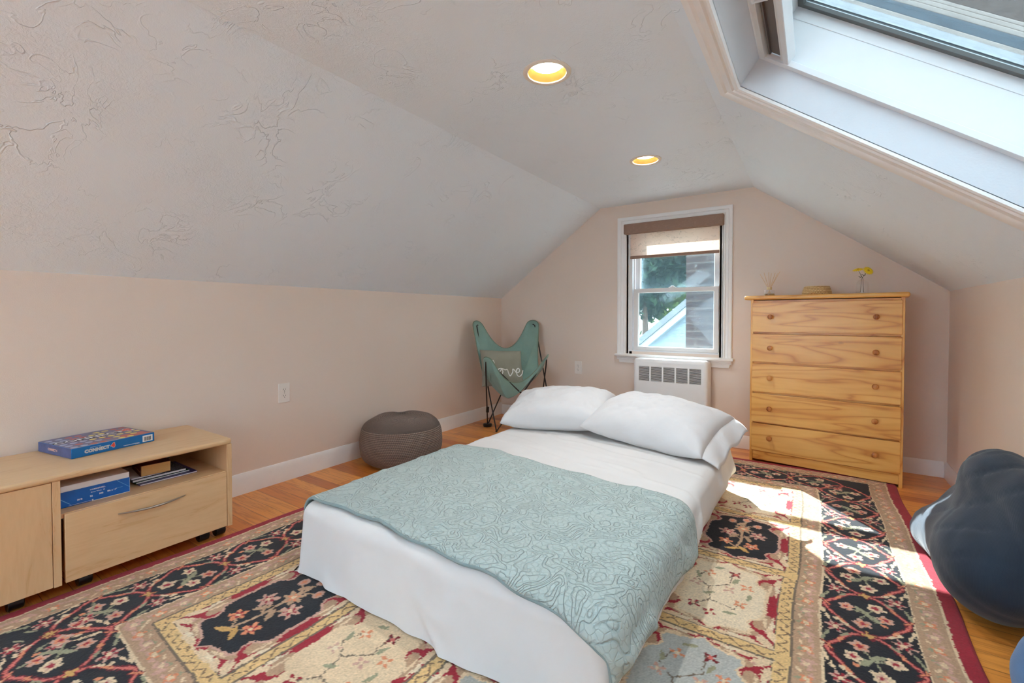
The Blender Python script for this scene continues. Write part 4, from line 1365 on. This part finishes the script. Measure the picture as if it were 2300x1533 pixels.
# =================================================================== oriental rug, pattern knotted into a fine mesh
RX, RY, RW_, RL_ = -2.283, .02, 2.72, 3.66
RES = .004
nu, nv = int(RW_ / RES) + 1, int(RL_ / RES) + 1
CAN = np.zeros((nu, nv, 3), np.float32)
GU, GV = np.meshgrid(np.arange(nu) * RES, np.arange(nv) * RES, indexing='ij')
C_ = {k: np.array(S(*v)[:3], np.float32) for k, v in dict(
    red=(160, 26, 44), dred=(120, 16, 28), tan=(186, 150, 118), cream=(228, 200, 162), yel=(226, 188, 128), black=(20, 20, 28), pink=(214, 112, 100),
    coral=(222, 140, 100), sage=(156, 152, 120), rose=(206, 160, 140), grey=(176, 172, 162), ivory=(232, 212, 180), brown=(134, 104, 76), line=(120, 102, 84), gold=(206, 160, 92), sky=(184, 184, 176)).items()}


def win(x0, x1, y0, y1):
    i0, i1 = max(0, int(x0 / RES) - 1), min(nu, int(x1 / RES) + 3)
    j0, j1 = max(0, int(y0 / RES) - 1), min(nv, int(y1 / RES) + 3)
    return slice(i0, max(i0, i1)), slice(j0, max(j0, j1))


def poly(pts, col, clip=None):
    p = np.asarray(pts, float)
    si, sj = win(p[:, 0].min(), p[:, 0].max(), p[:, 1].min(), p[:, 1].max())
    x, y = GU[si, sj], GV[si, sj]
    if x.size == 0: return
    ins = np.zeros(x.shape, bool)
    n = len(p)
    for i in range(n):
        x1, y1 = p[i]; x2, y2 = p[(i + 1) % n]
        if y1 == y2: continue
        c = ((y1 > y) != (y2 > y)) & (x < (x2 - x1) * (y - y1) / (y2 - y1) + x1)
        ins ^= c
    CAN[si, sj][ins] = C_[col]


def line(pts, w, col):
    p = np.asarray(pts, float)
    si, sj = win(p[:, 0].min() - w, p[:, 0].max() + w, p[:, 1].min() - w, p[:, 1].max() + w)
    x, y = GU[si, sj], GV[si, sj]
    if x.size == 0: return
    m = np.zeros(x.shape, bool)
    for (x1, y1), (x2, y2) in zip(p[:-1], p[1:]):
        d2 = (x2 - x1) ** 2 + (y2 - y1) ** 2 + 1e-12
        t_ = np.clip(((x - x1) * (x2 - x1) + (y - y1) * (y2 - y1)) / d2, 0, 1)
        m |= (x - x1 - t_ * (x2 - x1)) ** 2 + (y - y1 - t_ * (y2 - y1)) ** 2 < (w / 2) ** 2
    CAN[si, sj][m] = C_[col]


def ellpts(cx, cy, rx, ry, a=0, n=18):
    t_ = np.linspace(0, 2 * PI, n, endpoint=False)
    X, Y = rx * np.cos(t_), ry * np.sin(t_)
    return np.stack([cx + X * math.cos(a) - Y * math.sin(a), cy + X * math.sin(a) + Y * math.cos(a)], -1)


def leafpts(cx, cy, l, w, a):
    t_ = np.linspace(0, 1, 9)
    up = np.stack([(t_ - .5) * l, w * .5 * np.sin(PI * t_) ** .8], -1)
    q_ = np.concatenate([up, up[::-1] * [1, -1]])
    return np.stack([cx + q_[:, 0] * math.cos(a) - q_[:, 1] * math.sin(a), cy + q_[:, 0] * math.sin(a) + q_[:, 1] * math.cos(a)], -1)


def starpts(cx, cy, r, k, depth, a=0):
    t_ = np.linspace(0, 2 * PI, k * 8, endpoint=False)
    q_ = r * (1 - depth + depth * np.cos(k * t_))
    return np.stack([cx + q_ * np.cos(t_ + a), cy + q_ * np.sin(t_ + a)], -1)


def box_(x0, x1, y0, y1, col):
    si, sj = win(x0, x1, y0, y1)
    m = (GU[si, sj] >= x0) & (GU[si, sj] < x1) & (GV[si, sj] >= y0) & (GV[si, sj] < y1)
    CAN[si, sj][m] = C_[col]


W1, W2, W3, W4, W5 = .055, .085, .262, .080, .045
e0 = 0
box_(-1, 9, -1, 9, 'red')
o1 = W1
box_(o1, RW_ - o1, o1, RL_ - o1, 'tan')
o2 = o1 + W2
box_(o2, RW_ - o2, o2, RL_ - o2, 'black')
o3 = o2 + W3
box_(o3, RW_ - o3, o3, RL_ - o3, 'tan')
o4 = o3 + W4
box_(o4, RW_ - o4, o4, RL_ - o4, 'yel')
o5 = o4 + W5
box_(o5, RW_ - o5, o5, RL_ - o5, 'red')


def ring(o, w, col):
    line([(o, o), (RW_ - o, o), (RW_ - o, RL_ - o), (o, RL_ - o), (o, o)], w, col)
ring(o1, .009, 'cream'); ring(o2, .008, 'cream'); ring(o3, .009, 'cream'); ring(o4, .006, 'line'); ring(o5, .006, 'line')


def zig(x0, y0, x1, y1, amp, step, col='brown'):
    L = math.hypot(x1 - x0, y1 - y0); n = max(2, int(L / step)); ux, uy = (x1 - x0) / L, (y1 - y0) / L
    pts = [(x0 + ux * L * k / n - uy * amp * (1 if k % 2 else -1), y0 + uy * L * k / n + ux * amp * (1 if k % 2 else -1)) for k in range(n + 1)]
    line(pts, .0045, col)


m4 = (o4 + o5) / 2
for (x0, y0, x1, y1) in ((m4, m4, RW_ - m4, m4), (RW_ - m4, m4, RW_ - m4, RL_ - m4), (m4, RL_ - m4, RW_ - m4, RL_ - m4), (m4, m4, m4, RL_ - m4)):
    zig(x0, y0, x1, y1, W5 * .30, .022)

sides = [((0, 0), (0, 1), (1, 0), RL_), ((RW_, 0), (0, 1), (-1, 0), RL_), ((0, 0), (1, 0), (0, 1), RW_), ((0, RL_), (1, 0), (0, -1), RW_)]


def tr(sd, pts):
    (ox, oy), (sx, sy), (tx, ty), L = sd
    p = np.asarray(pts, float)
    return np.stack([ox + p[:, 0] * sx + p[:, 1] * tx, oy + p[:, 0] * sy + p[:, 1] * ty], -1)


r5 = random.Random(5)
for sd in sides:
    L = sd[3]
    # narrow guard bands with scattered little flowers
    for oc, wb in (((o1 + o2) / 2, W2), ((o3 + o4) / 2, W4)):
        n = int((L - 2 * oc) / .070)
        for k in range(n + 1):
            s = oc + (L - 2 * oc) * k / n
            a = r5.uniform(-.5, .5) + .5 * (1 if k % 2 else -1)
            poly(tr(sd, leafpts(s, oc + .010, .046, .017, a + 1.2)), 'sage')
            poly(tr(sd, leafpts(s + .018, oc - .012, .040, .015, -a + .6)), 'rose')
            poly(tr(sd, leafpts(s - .020, oc - .010, .036, .012, a)), 'rose')
            poly(tr(sd, starpts(s, oc, .021, 4, .25, a)), 'coral' if k % 2 else 'rose')
            poly(tr(sd, ellpts(s, oc, .012, .008, a)), 'cream')
            poly(tr(sd, leafpts(s + .034, oc + .018, .030, .009, a - .5)), 'cream')
    # wide dark border
    c = (o2 + o3) / 2
    n = round((L - 2 * c) / .2640)
    Pp = (L - 2 * c) / n
    A_ = .108
    for k in range(-0, n):
        s0 = c + k * Pp
        ss = np.linspace(0, 1, 25)
        sh = A_ * np.clip(np.sin(PI * ss), 0, 1) ** .62 * (1 + .10 * np.cos(4 * PI * ss))
        for sg_ in (1, -1):
            pts = np.stack([s0 + ss * Pp, c + sg_ * sh], -1)
            line(tr(sd, pts), .0165, 'dred'); line(tr(sd, pts), .0085, 'pink')
            for f in (.24, .76):
                j = int(f * 24); x, y = pts[j]
                poly(tr(sd, leafpts(x, y, .034, .013, sg_ * (.5 if f < .5 else -.5))), 'coral')
            y = c + sg_ * A_
            line(tr(sd, [(s0 + .5 * Pp, y - sg_ * .004), (s0 + .5 * Pp + .030, y + sg_ * .020)]), .011, 'dred')
            line(tr(sd, [(s0 + .5 * Pp, y - sg_ * .004), (s0 + .5 * Pp + .030, y + sg_ * .020)]), .006, 'coral')
        # knot
        poly(tr(sd, starpts(s0, c, .028, 4, .3, .3)), 'dred'); poly(tr(sd, starpts(s0, c, .020, 4, .3, .3)), 'gold')
        # posy inside the medallion
        x, y = s0 + .5 * Pp, c
        fl = 1 if k % 2 else -1
        line(tr(sd, [(x - .055, y - fl * .02), (x, y), (x + .050, y + fl * .026)]), .006, 'sage')
        line(tr(sd, [(x - .010, y + fl * .040), (x, y), (x + .012, y - fl * .045)]), .006, 'sage')
        poly(tr(sd, leafpts(x - .022, y + fl * .022, .058, .020, fl * 2.3)), 'sage')
        poly(tr(sd, leafpts(x + .020, y - fl * .012, .056, .020, -fl * .9)), 'sage')
        for (dx, dy, r_, a) in ((-.068, -.012, .030, .1), (-.006, .052, .027, 1.2), (.056, .030, .029, .5), (.020, -.054, .027, 2.2)):
            fx_, fy_ = x + dx, y + fl * dy
            poly(tr(sd, starpts(fx_, fy_, r_, 5, .16, a + fl)), 'cream' if (k + int(dx * 100)) % 2 else 'rose')
            poly(tr(sd, starpts(fx_, fy_, r_ * .66, 5, .3, a)), 'rose' if (k + int(dx * 100)) % 2 else 'coral')
            poly(tr(sd, ellpts(fx_, fy_, r_ * .34, r_ * .24, a)), 'red')
        poly(tr(sd, ellpts(x - .045, y + fl * .046, .009, .009)), 'coral')
        # red star flowers and leaf strokes between medallions
        for sg_ in (1, -1):
            fx_, fy_ = s0, c + sg_ * .088
            poly(tr(sd, starpts(fx_, fy_, .034, 6, .38, .4)), 'rose'); poly(tr(sd, starpts(fx_, fy_, .025, 5, .4, 1)), 'red'); poly(tr(sd, ellpts(fx_, fy_, .008, .008)), 'cream')
            for (dx, dy, a) in ((.052, .022, .25), (-.050, .026, -.35), (.030, -.028, .9), (-.034, -.022, -.7), (.082, .034, .1), (-.080, .036, -.15)):
                poly(tr(sd, leafpts(fx_ + dx, fy_ + sg_ * dy, .042, .011, sg_ * a)), 'cream' if dx > 0 else 'sage')
            poly(tr(sd, ellpts(fx_ + .05, fy_ - sg_ * .004, .010, .008)), 'cream')

# ------------------------------------------------------------------ field: grid of panels with cartouches
F0x, F1x, F0y, F1y = o5, RW_ - o5, o5, RL_ - o5
NC, NR = 4, 5
pw = (F1x - F0x + W5) / NC; ph_ = (F1y - F0y + W5) / NR
tone = [['black', 'cream', 'grey', 'ivory'], ['cream', 'black', 'ivory', 'sky'], ['grey', 'cream', 'black', 'ivory'], ['ivory', 'sky', 'cream', 'black'], ['cream', 'black', 'sky', 'ivory']]


def cart(cx, cy, sx, sy):
    base = [(0, .232), (.030, .205), (.066, .196), (.108, .190), (.118, .168), (.104, .140), (.112, .118), (.140, .098), (.150, .060), (.146, .0)]
    right = base + [(x, -y) for x, y in base[-2::-1]]
    full = right + [(-x, y) for x, y in right[::-1]][1:-1]
    return np.array([(cx + x * sx, cy + y * sy) for x, y in full])


rp = random.Random(11)
for i in range(NC):
    for j in range(NR):
        x0, y0 = F0x + i * pw, F0y + j * ph_
        x1, y1 = x0 + pw - W5, y0 + ph_ - W5
        cx, cy = (x0 + x1) / 2, (y0 + y1) / 2
        kind = tone[j][i]
        # cream serrated leaf groups along the panel edge
        for sx in (1, -1):
            for sy in (1, -1):
                ax, ay = cx + sx * (pw - W5) / 2, cy + sy * (ph_ - W5) / 2
                for (dx, dy, l, w, a, col) in ((.030, .030, .080, .034, .8, 'cream'), (.070, .012, .070, .026, .25, 'cream'), (.012, .075, .080, .026, 1.35, 'cream'), (.115, .014, .060, .020, .1, 'ivory'),
                                               (.014, .130, .070, .022, 1.5, 'ivory'), (.055, .052, .040, .016, .5, 'rose'), (.016, .180, .060, .018, 1.45, 'cream'), (.150, .010, .050, .016, 0, 'cream'), (.040, .1, .034, .014, 1.0, 'ivory')):
                    a_ = a if sx * sy > 0 else PI - a
                    poly(leafpts(ax - sx * dx, ay - sy * dy, l * rp.uniform(.85, 1.15), w, a_ + rp.uniform(-.15, .15)), col)
        for sy in (1, -1):
            line([(cx - .16, cy + sy * .236), (cx - .05, cy + sy * .243), (cx + .05, cy + sy * .243), (cx + .16, cy + sy * .236)], .010, 'cream')
        # tan shoulders, light outline, cartouche
        poly(cart(cx, cy, 1.22, 1.02), 'red')
        for sx in (1, -1):
            for sy in (1, -1):
                poly(ellpts(cx + sx * .088, cy + sy * .197, .060, .021, sx * sy * -.25), 'tan')
                poly(ellpts(cx + sx * .150, cy + sy * .110, .026, .050, sx * sy * .2), 'tan')
                poly(leafpts(cx + sx * .09, cy + sy * .206, .07, .012, sx * sy * -.25), 'cream')
                poly(leafpts(cx + sx * .160, cy + sy * .112, .07, .012, PI / 2), 'cream')
        poly(cart(cx, cy, 1.08, 1.035), 'rose' if kind == 'black' else 'cream')
        poly(cart(cx, cy, 1.0, 1.0), kind)
        dark = kind == 'black'
        if dark:
            line([(cx - .012, cy - .150), (cx + .004, cy - .05), (cx - .004, cy + .05), (cx + .004, cy + .17)], .011, 'tan')
            for (dx, dy, r_, k_, c1, c2) in ((.0, .075, .046, 7, 'tan', 'coral'), (-.062, .012, .042, 6, 'rose', 'red'), (.066, .028, .042, 6, 'rose', 'red'), (.050, -.095, .034, 5, 'coral', 'red'), (-.058, -.090, .032, 5, 'coral', 'red')):
                line([(cx + dx, cy + dy), (cx, cy + dy - .05)], .007, 'tan')
                poly(starpts(cx + dx, cy + dy, r_, k_, .24, dx * 20), c1); poly(starpts(cx + dx, cy + dy, r_ * .6, 5, .4, 1 + dx * 9), c2); poly(ellpts(cx + dx, cy + dy, .009, .008), 'cream')
            for (dx, dy, a) in ((-.030, -.02, 1.0), (.028, -.025, 2.1), (-.020, -.150, .5), (.024, -.140, 2.4), (-.012, .135, .9)):
                poly(leafpts(cx + dx, cy + dy, .070, .022, a), 'gold' if dy < -.1 else 'tan')
            for (dx, dy) in ((-.055, .150), (.060, .140), (.006, .190)):
                line([(cx + dx, cy + dy), (cx + dx * .4, cy + .120), (cx, cy + .1)], .007, 'tan'); poly(ellpts(cx + dx, cy + dy, .018, .024), 'rose'); poly(ellpts(cx + dx, cy + dy, .009, .013), 'coral')
        else:
            line([(cx - .08, cy - .15), (cx - .02, cy - .07), (cx - .04, cy + .01), (cx + .03, cy + .07), (cx + .02, cy + .16)], .0045, 'line')
            line([(cx - .02, cy - .07), (cx + .06, cy - .09), (cx + .08, cy - .04)], .0045, 'line'); line([(cx - .04, cy + .01), (cx - .09, cy + .05), (cx - .07, cy + .11)], .0045, 'line')
            for (dx, dy, c1, c2) in ((-.07, -.125, 'red', 'cream'), (-.012, -.150, 'red', 'cream'), (.075, -.05, 'coral', 'cream'), (-.055, .115, 'coral', 'ivory'), (.035, .150, 'dred', 'pink'), (.085, .075, 'coral', 'cream'), (-.085, .02, 'rose', 'ivory'), (.03, .03, 'rose', 'cream')):
                poly(starpts(cx + dx, cy + dy, .026, 4, .42, dx * 30), c1); poly(ellpts(cx + dx, cy + dy, .008, .008), c2)
            for (dx, dy, a) in ((-.03, -.03, .6), (.045, .10, 1.2), (.05, -.12, .2), (-.09, .08, 1.9), (.1, .01, 1.4), (-.03, .17, .4)):
                poly(leafpts(cx + dx, cy + dy, .050, .016, a), 'sage')
        # ladder strips between panels
        if i < NC - 1:
            box_(x1, x1 + W5, y0 - W5, y1 + W5, 'yel')
        if j < NR - 1:
            box_(x0 - W5, x1 + W5, y1, y1 + W5, 'yel')
for i in range(NC - 1):
    x = F0x + (i + 1) * pw - W5
    line([(x, F0y), (x, F1y)], .006, 'line'); line([(x + W5, F0y), (x + W5, F1y)], .006, 'line'); zig(x + W5 / 2, F0y, x + W5 / 2, F1y, W5 * .26, .030)
for j in range(NR - 1):
    y = F0y + (j + 1) * ph_ - W5
    line([(F0x, y), (F1x, y)], .006, 'line'); line([(F0x, y + W5), (F1x, y + W5)], .006, 'line'); zig(F0x, y + W5 / 2, F1x, y + W5 / 2, W5 * .26, .030)

# frayed knot edges: sample the drawing through a small warp, then age the wool
wx = .0032 * vnoise(GU * 75, GV * 75, 0.5) + .0032 * vnoise(GU * 210, GV * 210, 3.5) + .0018 * vnoise(GU * 22, GV * 22, 8.5)
wy = .0032 * vnoise(GU * 75, GV * 75, 5.5) + .0032 * vnoise(GU * 210, GV * 210, 7.5) + .0018 * vnoise(GU * 22, GV * 22, 9.5)
ii = np.clip(np.rint((GU + wx) / RES).astype(int), 0, nu - 1); jj = np.clip(np.rint((GV + wy) / RES).astype(int), 0, nv - 1)
CAN = CAN[ii, jj]
age = 1 + .10 * fbm(GU * 3, GV * 9, 1.5, 3) + .09 * rng.standard_normal(GU.shape)
CAN = np.clip(CAN * age[..., None], 0, 1).astype(np.float32)

# the rug lies slightly skewed: its left side is turned a little
X, Y = GU + RX, GV + RY
sk = np.clip((-.45 - X) / 1.4, 0, 1) ** 1.0
Xw = X - .04 * (1.9 - Y) * sk + .006 * np.sin(Y * 3.1) + .004 * np.sin(Y * 9)
Yw = Y + .085 * sk + .004 * np.sin(X * 5)
edge_d = np.minimum(np.minimum(GU, RW_ - GU), np.minimum(GV, RL_ - GV))
Z = .0105 * np.clip(edge_d / .010, 0, 1) ** .5 + .0006 * vnoise(X * 30, Y * 30, 2.5) + .0005
Z = np.maximum(Z, .0004)
lo = np.stack([Xw, Yw, Z], -1).astype(np.float32)
t = NT('hand_knotted_wool')
vc = t.n('VertexColor', layer_name='knots').outputs['Color']
co = t.coord()
pile = t.noise(co, 900, 2)
tuft = t.noise(co, 130, 3)
M_RUG = t.done(t.bsdf(t.mix(.35, vc, t.ramp(pile, [(.25, (.72, .72, .72, 1)), (.75, (1.12, 1.12, 1.12, 1))]), 'MULTIPLY'), .92,
                      t.bump(t.math('ADD', t.math('MULTIPLY', pile, .6), tuft), .0022, .8), **{'Sheen Weight': .12, 'Sheen Roughness': .4}))
rug = grid_mesh('area_rug', lo, M_RUG)
ca_ = rug.data.color_attributes.new('knots', 'BYTE_COLOR', 'POINT')
rgba = np.concatenate([CAN.reshape(-1, 3), np.ones((nu * nv, 1), np.float32)], 1)
ca_.data.foreach_set('color', rgba.reshape(-1))
tag(rug, 'large red, black and cream oriental rug under the bed', 'rug')
# =================================================================== outside
gm = plain('lawn_and_paving', S(140, 146, 140), .95, var=.3, scale=.7)
gr = MB().box(-60, 60, -30, 70, -5.6, -5.5).build('ground', gm)
struct(gr)
# neighbouring house: gable end towards us
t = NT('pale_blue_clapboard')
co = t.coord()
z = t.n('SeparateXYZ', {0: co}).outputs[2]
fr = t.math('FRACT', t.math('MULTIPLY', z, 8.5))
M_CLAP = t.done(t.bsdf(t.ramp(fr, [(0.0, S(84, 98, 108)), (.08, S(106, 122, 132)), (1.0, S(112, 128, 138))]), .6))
M_ROOF2 = plain('grey_roof_shingles', S(96, 102, 108), .9, var=.15, scale=6)
M_RAKE = plain('pale_blue_trim_paint', S(140, 152, 162), .5, var=.02)
nh = thing('neighbour_house', 'pale blue clapboard house gable seen through the lower window sash', 'house', (-0.9, 10.0, -5.5))
pts = [(-2.62, 0), (2.6, 0), (2.6, 5.6), (0.0, 7.83), (-2.62, 5.6)]
rot = Matrix(((1, 0, 0, 0), (0, 0, 1, 0), (0, 1, 0, 0), (0, 0, 0, 1)))
mb = MB(); mb.prism(pts, 0, 6, rot); mb.build('wall', M_CLAP, nh)
for s in (1, -1):
    mb = MB()
    mb.prism([(0, 7.88), (0, 8.03), (s * 2.85, 5.58), (s * 2.85, 5.43)], -.25, 6.2, rot); mb.build('roof', M_ROOF2, nh)
    mb = MB()
    mb.prism([(0, 7.72), (0, 7.88), (s * 2.83, 5.44), (s * 2.83, 5.28)], -.20, -.02, rot); mb.build('rake_board', M_RAKE, nh)
# brick chimney against our own gable
t = NT('weathered_brick')
co = t.coord()
uvw = t.n('SeparateXYZ', {0: co})
br = t.n('TexBrick', {'Vector': t.n('CombineXYZ', {0: t.math('ADD', uvw.outputs[0], uvw.outputs[1]), 1: uvw.outputs[2], 2: 0.0}).outputs[0], 'Scale': 1.0, 'Color1': S(76, 62, 64), 'Color2': S(66, 54, 58), 'Mortar': S(96, 92, 92),
                      'Mortar Size': .009, 'Brick Width': .21, 'Row Height': .072}).outputs['Color']
M_BRICK = t.done(t.bsdf(t.mix(.4, br, t.ramp(t.noise(co, 14, 4), [(.3, (.75, .72, .7, 1)), (.7, (1.1, 1.1, 1.1, 1))]), 'MULTIPLY'), .9, t.bump(br, .003)))
chm = thing('brick_chimney', 'weathered brick chimney stack outside the right part of the gable window', 'chimney', (-.45, 4.9, -5.5))
MB().box(-.575, .05, -.35, .35, 0, 8.8).build('stack', M_BRICK, chm)
MB().box(-.62, .10, -.40, .40, 8.8, 8.95).build('cap', M_SIDING, chm)
# street and trees
M_BARK = plain('brown_bark', S(74, 58, 46), .95, var=.2, scale=8)


def leafmat(name, c1, c2):
    t = NT(name)
    n = t.noise(t.coord(), .8, 4)
    c = t.ramp(n, [(.35, c1), (.65, c2)])
    d = t.n('BsdfDiffuse', {'Color': c}).outputs[0]; tr_ = t.n('BsdfTranslucent', {'Color': c}).outputs[0]
    return t.done(t.n('MixShader', {0: .35, 1: d, 2: tr_}).outputs[0])
LM = [leafmat('dark_green_leaves', S(30, 46, 38), S(52, 74, 56)), leafmat('mid_green_leaves', S(34, 54, 40), S(64, 90, 60)), leafmat('yellow_green_leaves', S(50, 72, 44), S(104, 124, 64))]


def tree(name, lab, x, y, h, r, m, seed, nleaf=5200, ls_=.22):
    g = np.random.default_rng(seed)
    o = thing(name, lab, 'tree', (x, y, -5.5), group='trees beyond the neighbouring house')
    MB().tube([(0, 0, 0), (.1, .05, h * .35), (-.05, .1, h * .7)], [.22, .17, .07], 10).build('trunk', M_BARK, o)
    # leaves gather round many small boughs
    nb = 46
    d = g.standard_normal((nb, 3)); d /= np.linalg.norm(d, axis=1)[:, None]
    bc = d * (g.random((nb, 1)) ** .45) * np.array([r, r, r * 1.25]) * .82
    k = g.integers(0, nb, nleaf)
    c = bc[k] + g.standard_normal((nleaf, 3)) * r * .15 + np.array([0, 0, h - r * 1.1])
    nrm = g.standard_normal((nleaf, 3)); nrm[:, 2] += .6; nrm /= np.linalg.norm(nrm, axis=1)[:, None]
    a = np.cross(nrm, g.standard_normal((nleaf, 3))); a /= np.linalg.norm(a, axis=1)[:, None]
    b = np.cross(nrm, a)
    s = ls_ * g.uniform(.6, 1.2, (nleaf, 1))
    V = np.stack([c - a * s, c + b * s * .5, c + a * s, c - b * s * .5], 1).reshape(-1, 3)
    me = bpy.data.meshes.new('crown')
    F = np.arange(nleaf * 4)
    me.vertices.add(len(V)); me.vertices.foreach_set('co', V.reshape(-1).astype(np.float32))
    me.loops.add(len(F)); me.loops.foreach_set('vertex_index', F.astype(np.int32))
    me.polygons.add(nleaf); me.polygons.foreach_set('loop_start', np.arange(0, len(F), 4, dtype=np.int32))
    me.update(calc_edges=True)
    link('crown', me, m, o)


tree('maple_tree', 'dark leafy tree behind the house gable, left part of the upper sash', -6.6, 21, 12.5, 2.6, LM[0], 1, 9000)
tree('maple_tree', 'brighter yellow-green tree in the upper sash, behind the dark one', -7.0, 30, 15.0, 4.0, LM[2], 2, 8000, .3)
tree('maple_tree', 'tree mostly hidden behind the brick chimney', -1.2, 24, 12.5, 2.4, LM[1], 3)
tree('maple_tree', 'tall dark tree at the far left of the gable window view', -13.5, 26, 13.5, 3.2, LM[0], 4)
tree('round_bush', 'big round bush low behind the neighbouring house, left edge of the lower sash', -7.3, 17.3, 6.3, 2.1, LM[1], 5, 9000, .17)
tree('round_bush', 'darker round bush low behind the neighbouring house, further right', -2.9, 19.5, 6.2, 1.8, LM[0], 6, 7000, .15)

# =================================================================== light
wd = bpy.data.worlds.new('sky'); SC.world = wd
wd.use_nodes = True
wt = wd.node_tree; wt.nodes.clear()
def wn(typ, **kw):
    n = wt.nodes.new(typ)
    for k, v in kw.items(): setattr(n, k, v)
    return n
tc = wn('ShaderNodeTexCoord'); sx = wn('ShaderNodeSeparateXYZ'); rp_ = wn('ShaderNodeValToRGB'); bg = wn('ShaderNodeBackground'); wo = wn('ShaderNodeOutputWorld')
wt.links.new(tc.outputs['Generated'], sx.inputs[0]); wt.links.new(sx.outputs[2], rp_.inputs[0]); wt.links.new(rp_.outputs[0], bg.inputs[0]); wt.links.new(bg.outputs[0], wo.inputs[0])
e = rp_.color_ramp.elements
e[0].position = 0.0; e[0].color = (.44, .50, .53, 1); e[1].position = 1.0; e[1].color = (.73, .88, 1.0, 1)
k = e.new(.08); k.color = (.84, .94, 1.0, 1)
k = e.new(.45); k.color = (.77, .905, 1.0, 1)
bg.inputs[1].default_value = SKY

sun = bpy.data.lights.new('sun', 'SUN'); sun.energy = SUN; sun.angle = math.radians(.55); sun.color = (.96, 1.0, 1.0)
so_ = bpy.data.objects.new('sun', sun); COL.objects.link(so_)
sv = Vector((-.83, 1.08, 1.0)).normalized()
so_.rotation_euler = sv.to_track_quat('Z', 'Y').to_euler()
so_.location = (-6, 8, 7)


def portal(name, c, xax, yax, w, h_):
    l = bpy.data.lights.new(name, 'AREA'); l.shape = 'RECTANGLE'; l.size = w; l.size_y = h_
    l.cycles.is_portal = True
    o = bpy.data.objects.new(name, l); COL.objects.link(o)
    x, y = Vector(xax).normalized(), Vector(yax).normalized(); z_ = x.cross(y)
    o.matrix_world = Matrix(((x.x, y.x, z_.x, c[0]), (x.y, y.y, z_.y, c[1]), (x.z, y.z, z_.z, c[2]), (0, 0, 0, 1)))
    return o


# light shines along local -Z, into the room
portal('skylight_portal', PR(.72, 1.03, .34), (0, 1, 0), tuple(Vector(PR(1, 0, 0)) - Vector(PR(0, 0, 0))), 1.86, 1.04)
portal('gable_window_portal', (-1.0, D + .14, 1.29), (1, 0, 0), (0, 0, 1), .72, 1.10)


portal('added_skylight_portal', PL(.68, -1.6, .32), (0, 1, 0), tuple(Vector(PL(0, 0, 0)) - Vector(PL(1, 0, 0))), 1.20, 1.0)

# =================================================================== camera
cam = bpy.data.cameras.new('camera')
cam.sensor_width = 36; cam.lens = 36 * 1016.68 / 2300
cam.shift_y = -(766.5 - 729.52) / 2300
cam.clip_start = .05
co_ = bpy.data.objects.new('camera', cam); COL.objects.link(co_)
co_.location = (0, 0, CAMH)
co_.rotation_euler = (PI / 2 - .0192, 0, .5882)
SC.camera = co_
SC.view_settings.view_transform = 'Standard'
SC.view_settings.look = 'None'
SC.view_settings.exposure = EXPO
SC.view_settings.gamma = 1
SC.view_settings.use_curve_mapping = False
SC.cycles.use_denoising = True
try:
    SC.cycles.denoiser = 'OPENIMAGEDENOISE'
except Exception:
    pass
SC.cycles.max_bounces = 16
SC.cycles.diffuse_bounces = 12
SC.cycles.glossy_bounces = 4
SC.cycles.transparent_max_bounces = 16
SC.cycles.sample_clamp_indirect = 6
SC.cycles.caustics_reflective = False
SC.cycles.caustics_refractive = False
